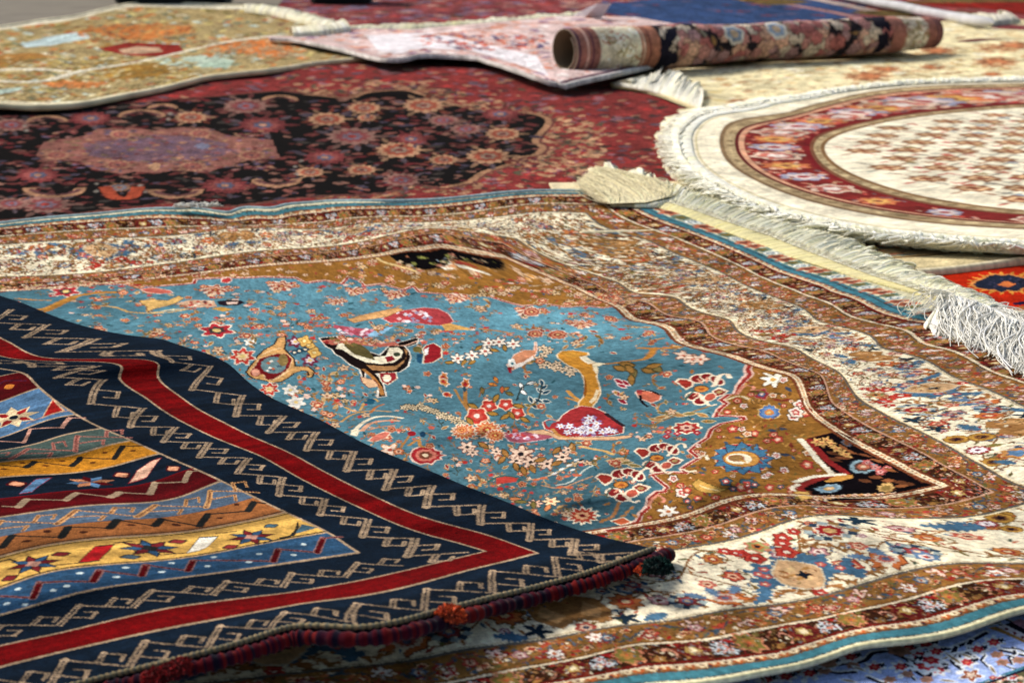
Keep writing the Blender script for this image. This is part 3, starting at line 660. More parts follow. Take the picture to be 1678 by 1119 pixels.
    pg(cA(760,285,800,290,880,340,960,375,1060,385,1140,375,1190,340,1200,300,1170,275,1110,280,1090,330,1000,340,920,300,850,250,780,245), IVORY)
    pg(cA(800,225,900,235,980,300,1020,360,960,345,880,320,820,270), S(96,84,44)); pg(cA(1080,340,1130,330,1150,355,1100,375), S(150,30,40)); pg(ell(cA(1160,322)[0], 6, 3.5), S(60,70,50))
    pg(cA(960,390,1080,400,1160,395,1220,350,1230,300,1205,280,1225,330,1205,375,1150,425,1060,430,1000,425), S(176,122,70)); ln(cA(940,420,1000,470,1050,540,1065,585), .009, S(176,112,50))
    pg(cA(660,235,780,215,900,210,960,235,1060,250,1150,240,1180,260,1050,275,930,262,830,240,740,262), S(196,100,80)); 
    for i in range(14): st(tiny(r.choice([S(232,180,150), S(150,40,40), S(110,100,50), S(226,150,90)])), (cA(700+i*36, 232)[0][0], cA(700, 232+r.uniform(-18,24))[0][1]), 5)
    ln(cA(1150,265,1220,262,1290,235), .006, S(226,170,140))
    pg(cA(1045,445,1150,440,1160,480,1100,520,1060,500), S(150,34,40), CREAM); pg(ell(cA(1095,478)[0], 7, 6), CREAM); pg(cA(925,470,1010,490,1040,530,980,540,940,510), S(226,176,130), S(120,40,30))
    # red poppy right of it
    pg(cA(1350,265,1400,250,1450,280,1450,340,1390,375,1335,380,1345,320,1330,290), S(160,28,36), CREAM, .006); pg(cA(1340,290,1370,275,1362,320,1345,330), S(232,226,220)); pg(cA(1290,320,1330,315,1320,385,1290,370), S(30,76,106)); pg(ell(cA(1295,290)[0], 8, 5), OLIVE)
    # vase far, tilted, rose ground
    pg(c5(200,545,270,510,400,490,470,495,520,520,548,560,510,580,430,575,330,560,240,565), S(186,60,64), S(226,190,180)); 
    for i in range(26): st(tiny(r.choice([S(222,214,220), S(226,180,180), S(160,140,170)])), c5(r.uniform(270,440), r.uniform(505,560))[0], 4.2)
    pg(c5(30,550,90,530,180,510,270,490,300,500,220,535,130,550,60,565), S(206,150,90), S(130,80,40)); pg(c5(490,575,530,568,620,590,640,602,560,600,510,605), S(216,160,80)); ln(c5(680,595,760,605,830,618), .010, S(190,124,56))
    pg(c5(-40,575,60,590,170,600,190,610,110,640,20,610,-40,590), S(176,70,86)); pg(c5(250,585,170,598,110,635,130,650,210,615), S(130,180,210))
    for i in range(16): st(tiny(r.choice([S(232,206,210), S(200,130,150)])), c5(r.uniform(-20,150), r.uniform(585,625))[0], 4)
    spray(560, 548, 640, 566, 10, 12, .35); spray(640, 535, 700, 560, 6, 12, .35)
    # ram on the left, lying figure
    ln(cE(200,270,300,262,400,215,500,180,640,160,780,155), .016, S(190,126,46)); ln(cE(280,285,340,262,420,222,490,190), .014, S(176,116,44)); ln(cE(110,195,220,205,330,208), .008, S(190,130,60))
    pg(cE(915,210,1000,205,1100,210,1170,180,1200,195,1140,230,1000,265,960,285,965,250,930,230), S(226,176,96), S(130,80,40)); ln(cE(620,240,760,255,850,285,1000,292,1150,280,1230,265), .008, S(206,160,90)); ln(cE(1000,290,1120,270,1250,265), .006, S(232,196,130))
    pg(cE(1150,230,1240,205,1400,210,1420,250,1300,255,1200,250), S(214,166,130)); 
    for i in range(14): st(tiny(r.choice([S(190,60,50), S(60,50,60), S(236,214,190)])), cE(r.uniform(1180,1400), r.uniform(215,248))[0], 4, 0, .4)
    pg(cE(1420,215,1500,205,1580,210,1600,225,1560,240,1470,245,1430,235), S(40,30,40)); pg(cE(1480,218,1560,218,1550,232,1490,234), S(226,190,170)); pg(cE(1380,262,1450,250,1530,268,1460,282), S(206,150,60)); pg(cE(920,135,1000,125,1110,145,1130,160,1040,165,960,155), S(206,96,80), S(230,200,180))
    pg(cE(1450,70,1500,58,1520,75,1490,95,1455,90), S(190,50,50), S(226,206,190)); 
    # three more far blossoms along the upper field edge
    for c, R0 in ((c5(70,410), 22), (c5(560,445), 24), (c5(260,425), 24), (c5(1160,572), 24), (c5(920,510), 30), (c4(1380,385), 30), (c4(1050,405), 26), (cE(1410,140), 30), (c4(1650,460), 18)):
        st([('p', lob(8,.2,1.1,40), S(232,206,182)), ('p', lob(7,.26,.92,40), S(176,78,56)), ('p', lob(6,.3,.66,36), S(222,176,140)), ('p', lob(5,.3,.4,30), S(160,56,44)), ('p', lob(0,0,.16,10), S(206,150,80))], c[0], R0*.72, R0, .40); [st(FLW[i % 5], (c[0][0]+R0*.8*math.cos(i*1.9), c[0][1]+R0*.3*math.sin(i*1.9)), R0*.24, i, .42) for i in range(4)]
    for c, R0 in ((c5(930,510), 26), (c5(1330,545), 20), (c5(1420,625), 17), (c5(1040,625), 26), (c5(940,620), 22), (c5(1200,525), 14)):
        st(palmette(S(226,190,160), S(166,64,50), S(214,140,100), S(150,44,40), S(226,190,120)), c[0], R0*.62, r.uniform(0,6), .5); [st(SPR[i % 4], (c[0][0]+R0*.8*math.cos(i*2.2), c[0][1]+R0*.34*math.sin(i*2.2)), R0*.4, i*1.3, .45) for i in range(4)]
    # small chain of white flowers and buds
    for c in (c5(570,740), c5(640,725), c5(705,705), c5(720,665), c5(840,670), c5(770,660)): st(daisy(S(90,40,30), S(240,228,208), S(190,70,50), 6), c[0], 11.5, .4, .66)
    for c in (c5(530,760), c5(600,760), c5(670,690), c5(750,700), c5(640,760), c5(800,690)): st(leaf(S(60,60,30), S(170,120,50)), c[0], 9, r.uniform(0,3), .7)
    # goose
    pg(c5(855,720,900,700,950,700,945,660,960,700,950,735,900,765,850,790,828,800,820,770,835,755), S(206,130,90), S(226,190,170), .006); pg(c5(850,770,900,755,945,725,950,740,900,775,850,790), S(240,222,206)); pg(c5(822,745,850,740,860,765,840,785,822,775), S(236,232,220)); pg(ell(c5(842,765)[0], 2.6, 2.4), S(60,110,120)); pg(c5(815,785,838,780,832,812,820,808), S(150,20,30))
    for x, y in ((985,690),(1000,720),(975,740),(1000,760),(1020,700),(1030,775),(1055,790),(1085,795),(1115,790),(1065,765),(1135,800),(990,775),(1120,815)): st(daisy(S(30,26,26), S(216,186,150), S(40,30,30), 5), c5(x, y)[0], 7.5, x, .7)
    # gazelle
    ln(cB(870,215,1000,225,1130,210,1250,190,1330,120), .011, S(196,124,44)); ln(cB(1230,75,1300,70,1350,60), .008, S(206,130,50)); ln(cB(1240,120,1350,125,1500,112), .014, S(190,120,44)); ln(cB(760,400,800,440,850,470), .009, S(206,140,60)); ln(cB(750,445,800,460,850,478), .008, S(206,140,60))
    pg(cB(705,165,730,140,800,135,900,150,905,165,870,175,900,190,930,220,950,260,945,310,965,370,970,420,945,470,920,500,925,545,890,560,860,545,835,500,840,470,870,440,880,380,870,310,830,260,770,230,720,190), S(200,130,36), S(226,200,160), .006)
    pg(cB(840,175,890,172,925,200,950,215,900,225,870,205), IVORY); pg(cB(925,225,960,215,1010,222,960,240,945,290,930,270), S(240,222,180)); pg(cB(945,390,968,400,945,460,915,485,900,470,930,440), S(232,206,160)); pg(cB(862,300,880,330,888,400,870,450,862,420,872,370), S(150,80,20)); pg(ell(cB(868,510)[0], 2.5, 3), S(70,50,30)); pg(cB(735,150,800,145,860,160,850,180,780,180), S(214,146,44))
    # handled vase, rose
    pg(cB(600,605,640,585,700,600,730,560,780,525,850,500,930,510,1000,540,1060,580,1125,630,1120,675,1050,690,900,700,760,700,700,690,650,660,615,650,605,625), S(172,44,46), S(238,212,190), .005)
    pg(cB(615,600,655,590,690,602,660,612,640,640,620,625), CB); ln(cB(1010,550,1060,585,1125,630), .009, S(50,34,40))
    pg(cB(320,670,400,680,520,665,600,665,680,700,600,720,450,740,380,730), S(180,84,100), S(226,190,190)); pg(cB(480,665,600,655,700,690,760,702,900,705,1060,700,1180,692,1170,706,1060,722,900,722,700,718,640,690,540,680), S(214,166,120), S(140,70,50), .004); ln(cB(660,650,700,690,760,705), .008, S(196,130,60))
    for x, y, R0 in ((905,580,9),(885,610,7),(950,612,8),(910,658,13),(820,658,9),(990,668,8),(1030,655,8),(770,632,8),(715,632,7),(860,640,6),(950,640,6),(1060,665,7),(760,672,7),(850,672,7)):
        st(daisy(S(110,70,120), S(232,226,236), S(200,150,90), 6), cB(x, y)[0], R0, x, .62)
    for x, y in ((940,575),(860,590),(970,600),(930,690),(1010,690),(870,690)): st(tiny(S(150,110,160)), cB(x, y)[0], 4)
    for i in range(16): st(tiny(r.choice([S(200,150,180), S(232,200,206), S(206,60,60)])), cB(r.uniform(370,560), r.uniform(685,715))[0], 4)
    # rose bush at its left
    ln(cB(20,390,60,460,110,530), .006, S(176,124,60)); ln(cB(90,400,90,470,110,530), .009, S(170,112,50))
    for x, y, R0 in ((245,500,14),(355,490,13),(430,548,13),(165,565,19)): st(rosette(S(236,196,160), S(196,50,40), S(206,76,60), S(236,216,200), 5, .14), cB(x, y)[0], R0, .3, .75)
    for x, y, a in ((290,450,2),(140,500,.5),(440,500,.3),(390,560,1),(270,550,.2),(480,590,.6),(350,570,2.5),(120,600,1)): st(leaf(S(60,60,30), S(166,116,44)), cB(x, y)[0], 11, a, .75)
    for x, y, a in ((90,340,1.4),(-55,300,1.3)): st(bud(S(236,210,190), S(196,110,50), S(160,30,36)), cB(x, y+15)[0], 12, -a, .8); st(leaf(None, DTEAL), cB(x-5, y+50)[0], 8, 1.5, .8)
    st(bud(S(236,210,190), S(196,90,40), S(160,30,36)), cB(-30,425)[0], 10, .4, .7); st(bud(S(236,210,190), S(196,130,60), S(170,40,36)), c5(500,855)[0], 11, .8, .8)
    for x, y, a, c in ((200,400,1.4,OLIVE),(270,360,.3,ORANGE),(290,330,1.2,ORANGE),(350,390,2.6,GOLD),(380,420,.5,OLIVE),(330,395,1.6,RUST),(455,370,1.2,S(226,226,220)),(470,410,.8,S(226,226,220)),(520,350,-.3,S(226,226,220)),(590,350,1.3,DTEAL),(580,400,.8,DTEAL),(620,410,-.5,DTEAL),(520,460,1.2,DTEAL),(570,465,.6,DTEAL),(620,468,.2,DTEAL),(550,505,.5,DTEAL),(600,380,2.4,DTEAL)):
        st(leaf(S(206,206,190) if c is DTEAL else S(60,50,40), c), cB(x, y)[0], 9, a, .75)
    ln(cB(425,465,450,400,470,370,540,345), .004, S(40,56,60)); ln(cB(500,500,560,470,580,420,590,360), .004, S(40,56,60)); ln(cB(180,440,200,400,260,370,300,330), .0035, S(140,90,50))
    # berries, chrysanthemums and sprays to their lower left
    for i in range(26): st(daisy(S(24,22,26), S(214,190,150), S(30,24,24), 5), (cD(340+i*13, 92+max(0,i-8)*5+r.uniform(-10,10))[0]), 6.2, i, .75)
    for x, y, R0 in ((675,225,21),(800,215,22),(845,245,16),(660,215,12)):
        st([('p', lob(14,.16,1.15,56), S(240,214,180)), ('p', lob(14,.18,1,56), S(206,96,54)), ('p', lob(12,.18,.7,48), S(226,150,84)), ('p', lob(9,.2,.42,36), S(190,60,36)), ('p', lob(0,0,.18,10), S(232,190,90))], cD(x, y)[0], R0, x, .62)
    for x, y, R0 in ((985,348,20),(1040,392,15),(1130,402,14),(1215,365,13),(1245,325,10),(960,385,12),(690,310,14),(720,340,10),(850,335,10)): st(daisy(S(110,60,50), S(236,196,168), S(40,34,40), 6), cD(x, y)[0], R0, x, .66)
    for x, y in ((900,345),(1180,400),(1270,310),(960,420),(1090,380),(780,300),(1050,430),(1180,330),(880,380),(1000,440)): st(leaf(S(70,60,30), S(166,110,50)), cD(x, y)[0], 12, r.uniform(0,3), .7)
    ln(cD(0,170,60,130,160,110,270,115), .006, S(206,150,80)); ln(cD(60,240,100,190,170,150,250,140,330,150), .009, S(240,222,190)); ln(cD(110,220,160,180,240,165,310,165), .010, S(214,150,116)); ln(cD(150,215,210,200,290,190), .006, S(190,120,80)); pg(cD(50,215,100,215,85,250,55,245), IVORY)
    ln(cD(100,110,130,60,180,45,200,60), .005, S(196,150,80)); ln(cD(20,90,60,110,110,120), .006, S(196,140,70)); ln(cD(160,120,190,90,230,75), .006, S(190,110,50)); pg(ell(cD(160,55)[0], 7, 3.5), S(24,76,106)); pg(ell(cD(150,65)[0], 9, 3), S(30,86,110))
    pg(cD(150,275,180,245,240,225,265,232,240,260,180,280), S(214,110,90), S(236,200,170)); 
    st(palmette(S(226,190,170), S(170,34,40), S(206,110,90), S(120,60,40), S(226,200,160)), cD(460,355)[0], 30, .0, .55); st(daisy(S(190,120,60), S(240,206,180), S(180,70,50), 5), cD(265,325)[0], 16, .2, .6); ln(cD(320,320,370,250,385,235), .005, S(170,110,50)); ln(cD(370,300,420,270,430,300,450,310), .007, S(186,124,56)); pg(ell(cD(385,236)[0], 7, 4), S(160,26,36)); pg(ell(cD(445,240)[0], 5, 5), S(24,60,90))
    ln(cD(800,500,880,470,960,480,990,510,1060,530), .008, S(50,96,90)); pg(cD(850,480,900,470,970,480,960,500,880,510,850,515), S(196,60,50)); ln(cD(1180,520,1260,500,1330,440,1400,400), .004, S(190,200,190)); ln(cD(1020,490,1100,480,1180,450,1280,400,1330,380), .0045, S(200,170,130)); ln(cD(1100,520,1200,535,1300,500,1380,470), .004, S(190,140,100))
    for x, y in ((1170,455),(1210,430),(1250,410),(1290,380),(1320,380),(1270,435)): st(leaf(None, (NAVY, S(232,232,226))[x % 20 > 9]), cD(x, y)[0], 7, -.6, .6)
    for x, y in ((1070,490),(1110,480),(1240,470),(1300,465),(1200,530),(1250,530)): st(leaf(None, S(206,100,60)), cD(x, y)[0], 9, -.3, .6)
    ln(cD(1310,305,1380,320,1440,330,1490,350), .009, S(206,160,90)); 
    # bottom: flowers by the lower edge of the field
    st(daisy(S(60,30,40), S(240,200,150), S(190,90,60), 6), cD(1150,608)[0], 14, 0, .5); st(daisy(S(50,30,40), S(232,180,150), S(190,90,60), 7), cD(1060,620)[0], 13, 0, .5)
    st([('p', lob(12,.2,1.15,48), IVORY), ('p', lob(12,.22,.95,48), S(190,60,40)), ('p', lob(8,.2,.55,30), S(226,160,110)), ('p', lob(0,0,.25,10), S(120,24,30))], c2(1180,298)[0], 26, 0, .52); pg(c2(1325,325,1380,310,1420,330,1370,345), S(206,90,50), CREAM)
    ln(c2(1270,330,1330,300,1360,230), .006, S(170,110,60)); 
    for x, y in ((1300,240),(1400,280),(1420,260),(1380,300),(1290,320),(1440,300)): st(leaf(None, S(180,120,60)), c2(x, y)[0], 9, r.uniform(0,3), .6)
    for x, y in ((850,215),(880,230),(940,245),(1010,260)): st(leaf(S(60,60,40), (S(120,104,50), S(206,120,70))[x % 20 > 9]), c2(x, y)[0], 12, r.uniform(0,3), .55)
    # berries near the gazelle, hoopoe
    for x, y in ((75,205),(45,258),(80,310),(100,190),(60,180)): st(leaf(S(230,200,190), S(160,30,50)), cC(x, y)[0], 10, .6, .8)
    pg(cC(165,250,200,235,260,250,320,265,318,300,270,318,220,300,185,285), S(206,100,70), S(232,200,180)); ln(cC(190,245,250,240,320,268), .006, S(30,20,26)); ln(cC(190,270,205,310,245,345), .005, S(30,20,26)); pg(cC(165,235,205,235,200,262,170,258), S(160,50,50))
    for x, y, a in ((60,95,.4),(100,70,.2),(150,130,1.4),(140,170,1.5),(120,100,.9),(240,110,.3),(290,100,.6),(260,80,-.3)): st(leaf(S(70,60,30), (S(150,104,44), S(120,104,56))[x % 20 > 9]), cC(x, y)[0], 14, a, .7)
    for x, y in ((430,15),(480,40),(530,40)): st(daisy(S(140,80,50), S(240,206,180), S(206,90,60), 5), cC(x, y)[0], 12, 0, .66)
    # palmette sprays at the right of the blue field
    def big(c, k, rot=0.):
        x, y = c; q = lambda *P: [(x+P[i]*k, y+P[i+1]*k) for i in range(0, len(P), 2)]
        CO = S(240,216,184)
        def pet(cx, cy, rx, ry, a, col=S(134,30,32), n=0, am=0.):
            P = lob(n, am, 1., 26)*[rx*k, ry*k]; a = math.radians(a); P = P@np.array([[math.cos(a), math.sin(a)], [-math.sin(a), math.cos(a)]])*[1, .62]+[x+cx*k, y+cy*k]
            pg([tuple(z) for z in (P-P.mean(0))*1.30+P.mean(0)], CO); pg([tuple(z) for z in P], col)
        ln(q(-22,2,-10,6,0,2), .004, S(60,90,90)); pg(q(-46,-12,-38,-18,-24,-17,-15,-12,-18,-4,-30,2,-36,-4), CO); pg(q(-42,-12,-36,-16,-26,-15,-18,-11,-21,-5,-30,-1,-35,-5), S(158,44,34))
        pet(-8,-17,11,9,-40); pet(8,-20,10,8,20); pet(22,-14,12,8,60); pet(-16,12,11,9,20); pet(-2,19,11,9,-20); pet(12,13,10,8,-50, S(190,80,60))
        pg(q(12,4,24,-3,42,3,34,10,24,13), CO); pg(q(15,4,24,0,37,4,32,9,24,11), S(140,34,32)); pg(q(20,5,25,2,32,4,29,7,24,8), S(176,140,84))
        for A, B in (((-8,-17),(-3,-9)), ((8,-20),(4,-10)), ((-16,12),(-8,6)), ((-2,19),(-2,9))): ln(q(*A, *B), .0028, S(226,150,120))
        ln(q(14,-4,22,-14,32,-24,42,-24,44,-18), .0062, CO); ln(q(-6,10,4,20,14,27,22,25), .0052, CO); ln(q(-14,2,-24,10,-28,18), .004, S(70,100,90))
        pg(ell((x-5, y), 13*k, 6*k), S(60,50,40)); pg(ell((x-5, y), 11*k, 5*k), S(206,124,44)); pg(ell((x-4, y+.5), 5*k, 2.2*k), S(170,80,30))
    big(cC(600,230)[0], 1.0); big(cC(325,680)[0], .95); big(cC(90,855)[0], 1.05)
    st([('p', lob(8,.12,1.2,40), IVORY), ('p', lob(8,.16,1,40), S(176,44,40)), ('p', lob(7,.2,.55,30), S(226,176,150)), ('p', lob(0,0,.22,10), S(120,30,40))], cC(500,482)[0], 23, .0, .42)
    ln(cC(200,455,260,470,330,440,440,400,560,370,650,340), .006, S(150,110,60)); 
    for x, y, a in ((350,410,-.4),(400,390,-.3),(450,400,.2),(520,390,-.2),(600,400,.6),(640,440,0),(300,430,.3),(330,415,-.5),(20,700,.1),(100,710,-.1),(80,690,.2),(160,730,.4)): st(leaf(S(206,180,130), (S(176,120,60), S(130,110,60), S(206,150,100))[x % 30//10]), cC(x, y)[0], 13, a, .5)
    for x, y in ((380,510),(370,540),(440,520),(570,515)): st(tiny(S(160,40,50), S(220,150,140)), cC(x, y)[0], 7)
    # gold ground figures
    pg(ell(cC(865,680)[0], 44, 23), S(190,40,36), S(226,180,140)); 
    x0, y0 = cC(865,680)[0]
    for i in range(12):
        a = i*math.pi/6; d = np.array([math.cos(a)*52, math.sin(a)*26]); n = np.array([-math.sin(a)*13, math.cos(a)*7]); e = np.array([x0, y0])
        pg([tuple(e), tuple(e+d*.45+n), tuple(e+d*.75+n*.8), tuple(e+d), tuple(e+d*.7-n*.6), tuple(e+d*.45-n)], S(62,116,152), S(50,40,50), .003)
    pg(ell((x0-2, y0+1), 29, 12), S(200,136,56), S(120,70,40)); pg(ell((x0-6, y0+1), 21, 8.5), IVORY); pg(ell((x0-10, y0), 12, 5), S(150,110,60), S(190,60,50), .003)
    st(daisy(S(110,70,30), S(242,236,214), S(200,150,70), 6), cC(1060,168)[0], 20, .2, .6); st(daisy(S(110,60,30), S(236,224,206), S(200,110,60), 6), cC(380,1030)[0], 17, .2, .62)
    st(palmette(S(210,170,100), S(74,110,170), S(100,140,190), S(214,130,60), S(232,190,110)), cC(1040,382)[0], 22, 4.7, .6); st(rosette(S(190,120,90), S(150,40,50), S(60,90,130), S(226,190,180), 5), cC(1000,262)[0], 13, 0, .7)
    for x, y, R0, k in ((415,815,9,0),(470,905,13,0),(500,890,8,1),(760,835,11,2),(890,850,15,2),(850,870,11,1),(940,850,8,2),(1040,870,9,1),(1120,870,7,2),(1000,790,7,0),(1120,750,8,0),(1090,665,8,0),(900,890,7,1),(800,880,7,2),(950,520,9,1),(1100,560,10,1),(860,490,7,0),(800,490,10,1),(1250,330,12,0),(1290,380,13,1),(1200,410,11,0),(870,340,7,0),(760,380,7,1),(1280,720,11,1),(580,600,5,0),(1020,780,8,0),(1230,380,14,0),(500,960,8,2),(570,950,8,2),(520,1000,6,2),(570,940,7,1),(1130,170,8,0)):
        st([rosette(S(70,60,40), S(236,214,196), S(190,60,56), S(226,190,170), 5), rosette(S(120,70,40), S(190,54,46), S(226,150,110), S(236,206,180), 5), rosette(S(60,50,40), S(50,86,100), S(200,70,60), S(232,206,190), 5)][k], cC(x, y)[0], R0, x, .68)
    pg(cC(540,850,580,820,640,850,720,880,760,880,700,905,620,905,560,880), S(214,160,70), S(90,80,30), .004); ln(cC(590,860,640,880,700,890), .004, S(240,210,140))
    for x, y, a in ((1110,258,0),(1100,300,.2),(1160,300,-.4),(930,545,.1),(850,548,.1),(1060,500,.2),(1120,490,.1),(1150,660,.1),(1190,600,1.4),(1180,230,.8),(960,250,.2),(480,975,.3),(600,960,.2)): st(leaf(None, (S(90,64,30), S(60,70,90), S(130,50,34))[x % 30//10]), cC(x, y)[0], 11, a, .6)
    ln(cC(830,260,860,215,900,205,940,220,930,235), .006, S(226,140,110)); ln(cC(250,990,270,950,310,920,350,950,340,965), .006, S(226,140,110)); ln(cC(470,755,520,770,560,765), .006, CREAM); ln(cC(580,680,620,660,640,690), .006, CREAM); ln(cC(760,300,850,275,930,305), .006, S(232,206,160))
    # far part of the gold ground, dense small flowers
    for _ in range(240):
        x = r.uniform(560, 1060); t0 = np.interp(x, [560,640,860,1060], [430,420,445,500]); t1 = np.interp(x, [560,760,860,1060], [462,487,500,505])
        st(r.choice(FLW+[leaf(None, S(110,84,36)), leaf(None, S(60,84,110)), leaf(None, S(186,60,46)), leaf(None, S(120,90,40)), leaf(S(226,190,150), S(206,140,60))]), (x, r.uniform(t0, max(t0+2, t1-4))), r.uniform(5,9), r.uniform(0,6), .42)
    for _ in range(110):
        x = r.uniform(0, 560); st(r.choice([leaf(None, S(120,84,36)), leaf(None, S(186,90,60)), leaf(None, S(150,60,46)), leaf(None, S(216,170,130))]+FLW[:2]), (x, r.uniform(np.interp(x,[0,200,560],[474,458,430])-2, np.interp(x,[0,200,420,560],[478,464,452,456]))), r.uniform(5,8), r.uniform(0,6), .35)
    for _ in range(130):
        x = r.uniform(1210, 1340); y = r.uniform(620, 830)
        if x > 1235+max(0, (y-620))*.38+30 and y < 700: continue
        st(r.choice([leaf(None, S(104,70,30)), leaf(None, S(150,60,40)), leaf(None, S(120,100,44)), leaf(None, S(200,140,60))]), (x, y), r.uniform(4,8), r.uniform(0,6), .6)
    # fill the open ground with small sprays wherever nothing is drawn yet
    def ground_at(p, col, tol=.22):
        u, v = T([p])[0]; i, j = np.searchsorted(W.U, u), np.searchsorted(W.V, v)
        if not (0 < i < len(W.U) and 0 < j < len(W.V)): return False
        q = W.I[max(0, j-3):j+4, max(0, i-3):i+4].reshape(-1, 3); return bool((np.abs(q-col).sum(1) < tol).mean() > .9)
    GS = [leaf(S(70,50,24), S(190,130,60)), leaf(None, S(104,66,28)), leaf(None, S(150,52,38)), rosette(S(80,40,24), S(186,64,50), S(226,170,130), S(120,30,30), 5), rosette(S(60,40,30), S(226,196,160), S(170,60,50), S(206,150,90), 5), leaf(None, S(60,84,104)), sprig(S(110,66,30), S(96,80,36), S(200,90,60)), sprig(S(190,120,60), S(120,60,34), S(226,190,150)), leaf(None, S(120,100,44))]
    for _ in range(900):
        x, y = r.uniform(1000, 1500), r.uniform(590, 860)
        if ground_at((x, y), GB): st(r.choice(GS), (x, y), r.uniform(4.5, 8.5), r.uniform(0, 6.28), .62)
    BS = [sprig(S(150,104,50), S(140,96,44), S(176,84,56)), sprig(S(120,90,50), S(90,76,40), S(206,160,110)), leaf(S(206,190,150), S(170,110,50)), leaf(None, S(160,100,44)), rosette(S(200,164,120), S(160,66,48), S(200,130,84), S(110,30,30), 5), leaf(None, S(40,80,90)), leaf(S(206,190,160), S(150,40,36))]
    for _ in range(150):      # scrolling stems
        x, y = r.choice([(r.uniform(140,560), r.uniform(475,600)), (r.uniform(560,1060), r.uniform(465,570)), (r.uniform(420,620), r.uniform(600,720)), (r.uniform(600,960), r.uniform(700,850)), (r.uniform(860,1180), r.uniform(570,790))])
        if not ground_at((x, y), CB, .5): continue
        q_ = .4 if y < 560 else .62; a = r.uniform(0, 6.28); P = [(x, y)]; tr = r.uniform(-.5, .5); k_ = r.uniform(7, 11)
        for i in range(6): a += tr+i*.10*np.sign(tr); P.append((P[-1][0]+k_*math.cos(a), P[-1][1]+k_*q_*math.sin(a)))
        ln(P, .0036, r.choice([S(150,100,46), S(176,120,60), S(120,90,44)]))
        for i, p in enumerate(P[1:]): st(leaf(S(196,170,120) if i % 3 == 0 else None, r.choice([S(160,104,44), S(140,90,44), S(176,84,50), S(116,96,46), S(200,150,90)])), (p[0]+r.uniform(-4,4), p[1]+r.uniform(-2.5,2.5)), r.uniform(5.5,8), r.uniform(0,6.28), q_)
        st(r.choice(FLW[:3]), P[-1], r.uniform(7,10), a, q_)
    for x0, y0, x1, y1, n in ((120,470,560,620,260), (380,600,620,760,230), (560,700,960,860,300), (560,460,1060,580,230), (840,560,1240,860,170), (640,560,840,700,40)):
        for _ in range(n):
            x, y = r.uniform(x0, x1), r.uniform(y0, y1)
            if ground_at((x, y), CB*(1.), .5): st(r.choice(BS), (x, y), r.uniform(4.5, 8.)*(1 if y > 560 else 1.15), r.uniform(0, 6.28), .62 if y > 560 else .38)
    # dark corner pieces
    def corner(black, arms, seedn, asp, cen, k):
        pg(black, S(16,12,16), S(100,40,30), .006)
        for P, w, c in arms: ln(P, w, c)
    pg(c7(110,590,200,568,300,545,420,575,470,640,540,740,640,790,800,860,930,866,700,915,560,955,400,994,240,990,150,960,150,930,40,910,30,880,60,850,150,820,280,810,230,790,170,700), S(16,12,16), S(100,44,30), .006)
    ln(c7(45,595,100,650,160,740,215,800), .009, S(240,226,196)); ln(c7(105,600,160,660,220,740,300,800), .010, S(150,34,34)); ln(c7(270,812,170,822,90,850,55,890,90,930), .010, S(150,40,36)); ln(c7(0,850,60,825,150,812,290,808), .008, S(240,226,196)); ln(c7(30,870,10,900,30,925), .006, S(240,226,196))
    for x, y in ((160,610),(230,600),(200,620),(270,620),(315,668),(290,650),(330,690)): st(daisy(S(90,50,30), S(226,170,90), S(190,90,60), 5), c7(x, y)[0], 10, x, .66)
    st(palmette(S(40,50,60), S(140,170,180), S(90,60,50), S(206,110,80), S(226,190,150)), c7(400,765)[0], 26, .2, .5); st(palmette(S(40,50,60), S(130,160,176), S(100,130,150), S(206,160,90), S(226,190,150)), c7(240,905)[0], 24, 3.1, .5)
    for x, y in ((470,770),(540,780),(430,740),(500,800)): st(rosette(None, S(206,96,90), S(232,180,170), S(150,40,40), 5), c7(x, y)[0], 9, x, .6)
    for x, y, a in ((250,720,.6),(300,710,.2),(350,640,1.2),(380,670,.9),(450,690,.5),(480,830,.2),(560,850,.1),(430,850,.4),(640,860,.1),(700,870,.1),(580,900,-.1),(650,880,-.1),(500,730,.8),(560,790,.6),(250,680,.5)): st(leaf(None, (S(130,70,40), S(96,52,30), S(150,84,44))[x % 30//10]), c7(x, y)[0], 15, a, .5)
    for x in range(170, 620, 32): st(tiny((S(206,150,90), S(226,190,160))[x//32 % 2], S(150,50,50)), c7(x, 972-max(0, x-330)*.16)[0], 6, 0, .6)
    pg(c7(180,845,240,815,340,810,350,830,280,850,200,855), S(206,140,56)); pg(c7(40,935,130,935,140,970,60,975), S(206,160,80)); st([('p', lob(9,.15,1.,36), S(206,160,90)), ('p', lob(7,.2,.6,30), S(150,120,60))], c7(560,890)[0], 14, 0, .6); st([('p', lob(9,.15,1.,36), S(90,90,100)), ('p', lob(7,.2,.6,30), S(120,70,40))], c7(400,610)[0], 12, 0, .6)
    # far dark corner piece
    pg(c5(230,235,330,210,450,190,560,186,640,195,720,230,790,262,850,300,760,312,640,290,560,285,500,300,420,312,330,290,270,265), S(14,12,14), S(140,100,50), .006)
    for _ in range(46):
        x = r.uniform(280,760); st(r.choice([leaf(None, S(150,90,60)), tiny(S(206,130,100), S(120,60,50)), tiny(S(130,130,60)), leaf(None, S(130,140,150)), tiny(S(200,170,130))]), c5(x, r.uniform(225,292)-max(0, 300-x)*.2)[0], r.uniform(4,7.5), r.uniform(0,6), .4)
    ln(c5(500,300,560,288,610,305,690,325,740,335), .010, S(236,226,200)); ln(c5(570,285,640,300,700,315), .010, S(150,50,40)); pg(c5(500,290,560,275,600,285,560,300), S(206,130,70)); ln(c5(160,235,200,265,290,290,360,312), .010, S(226,190,120))
    frame(L[9], .005, S(120,60,34)); frame(L[9]-.005, .0022, LINE)
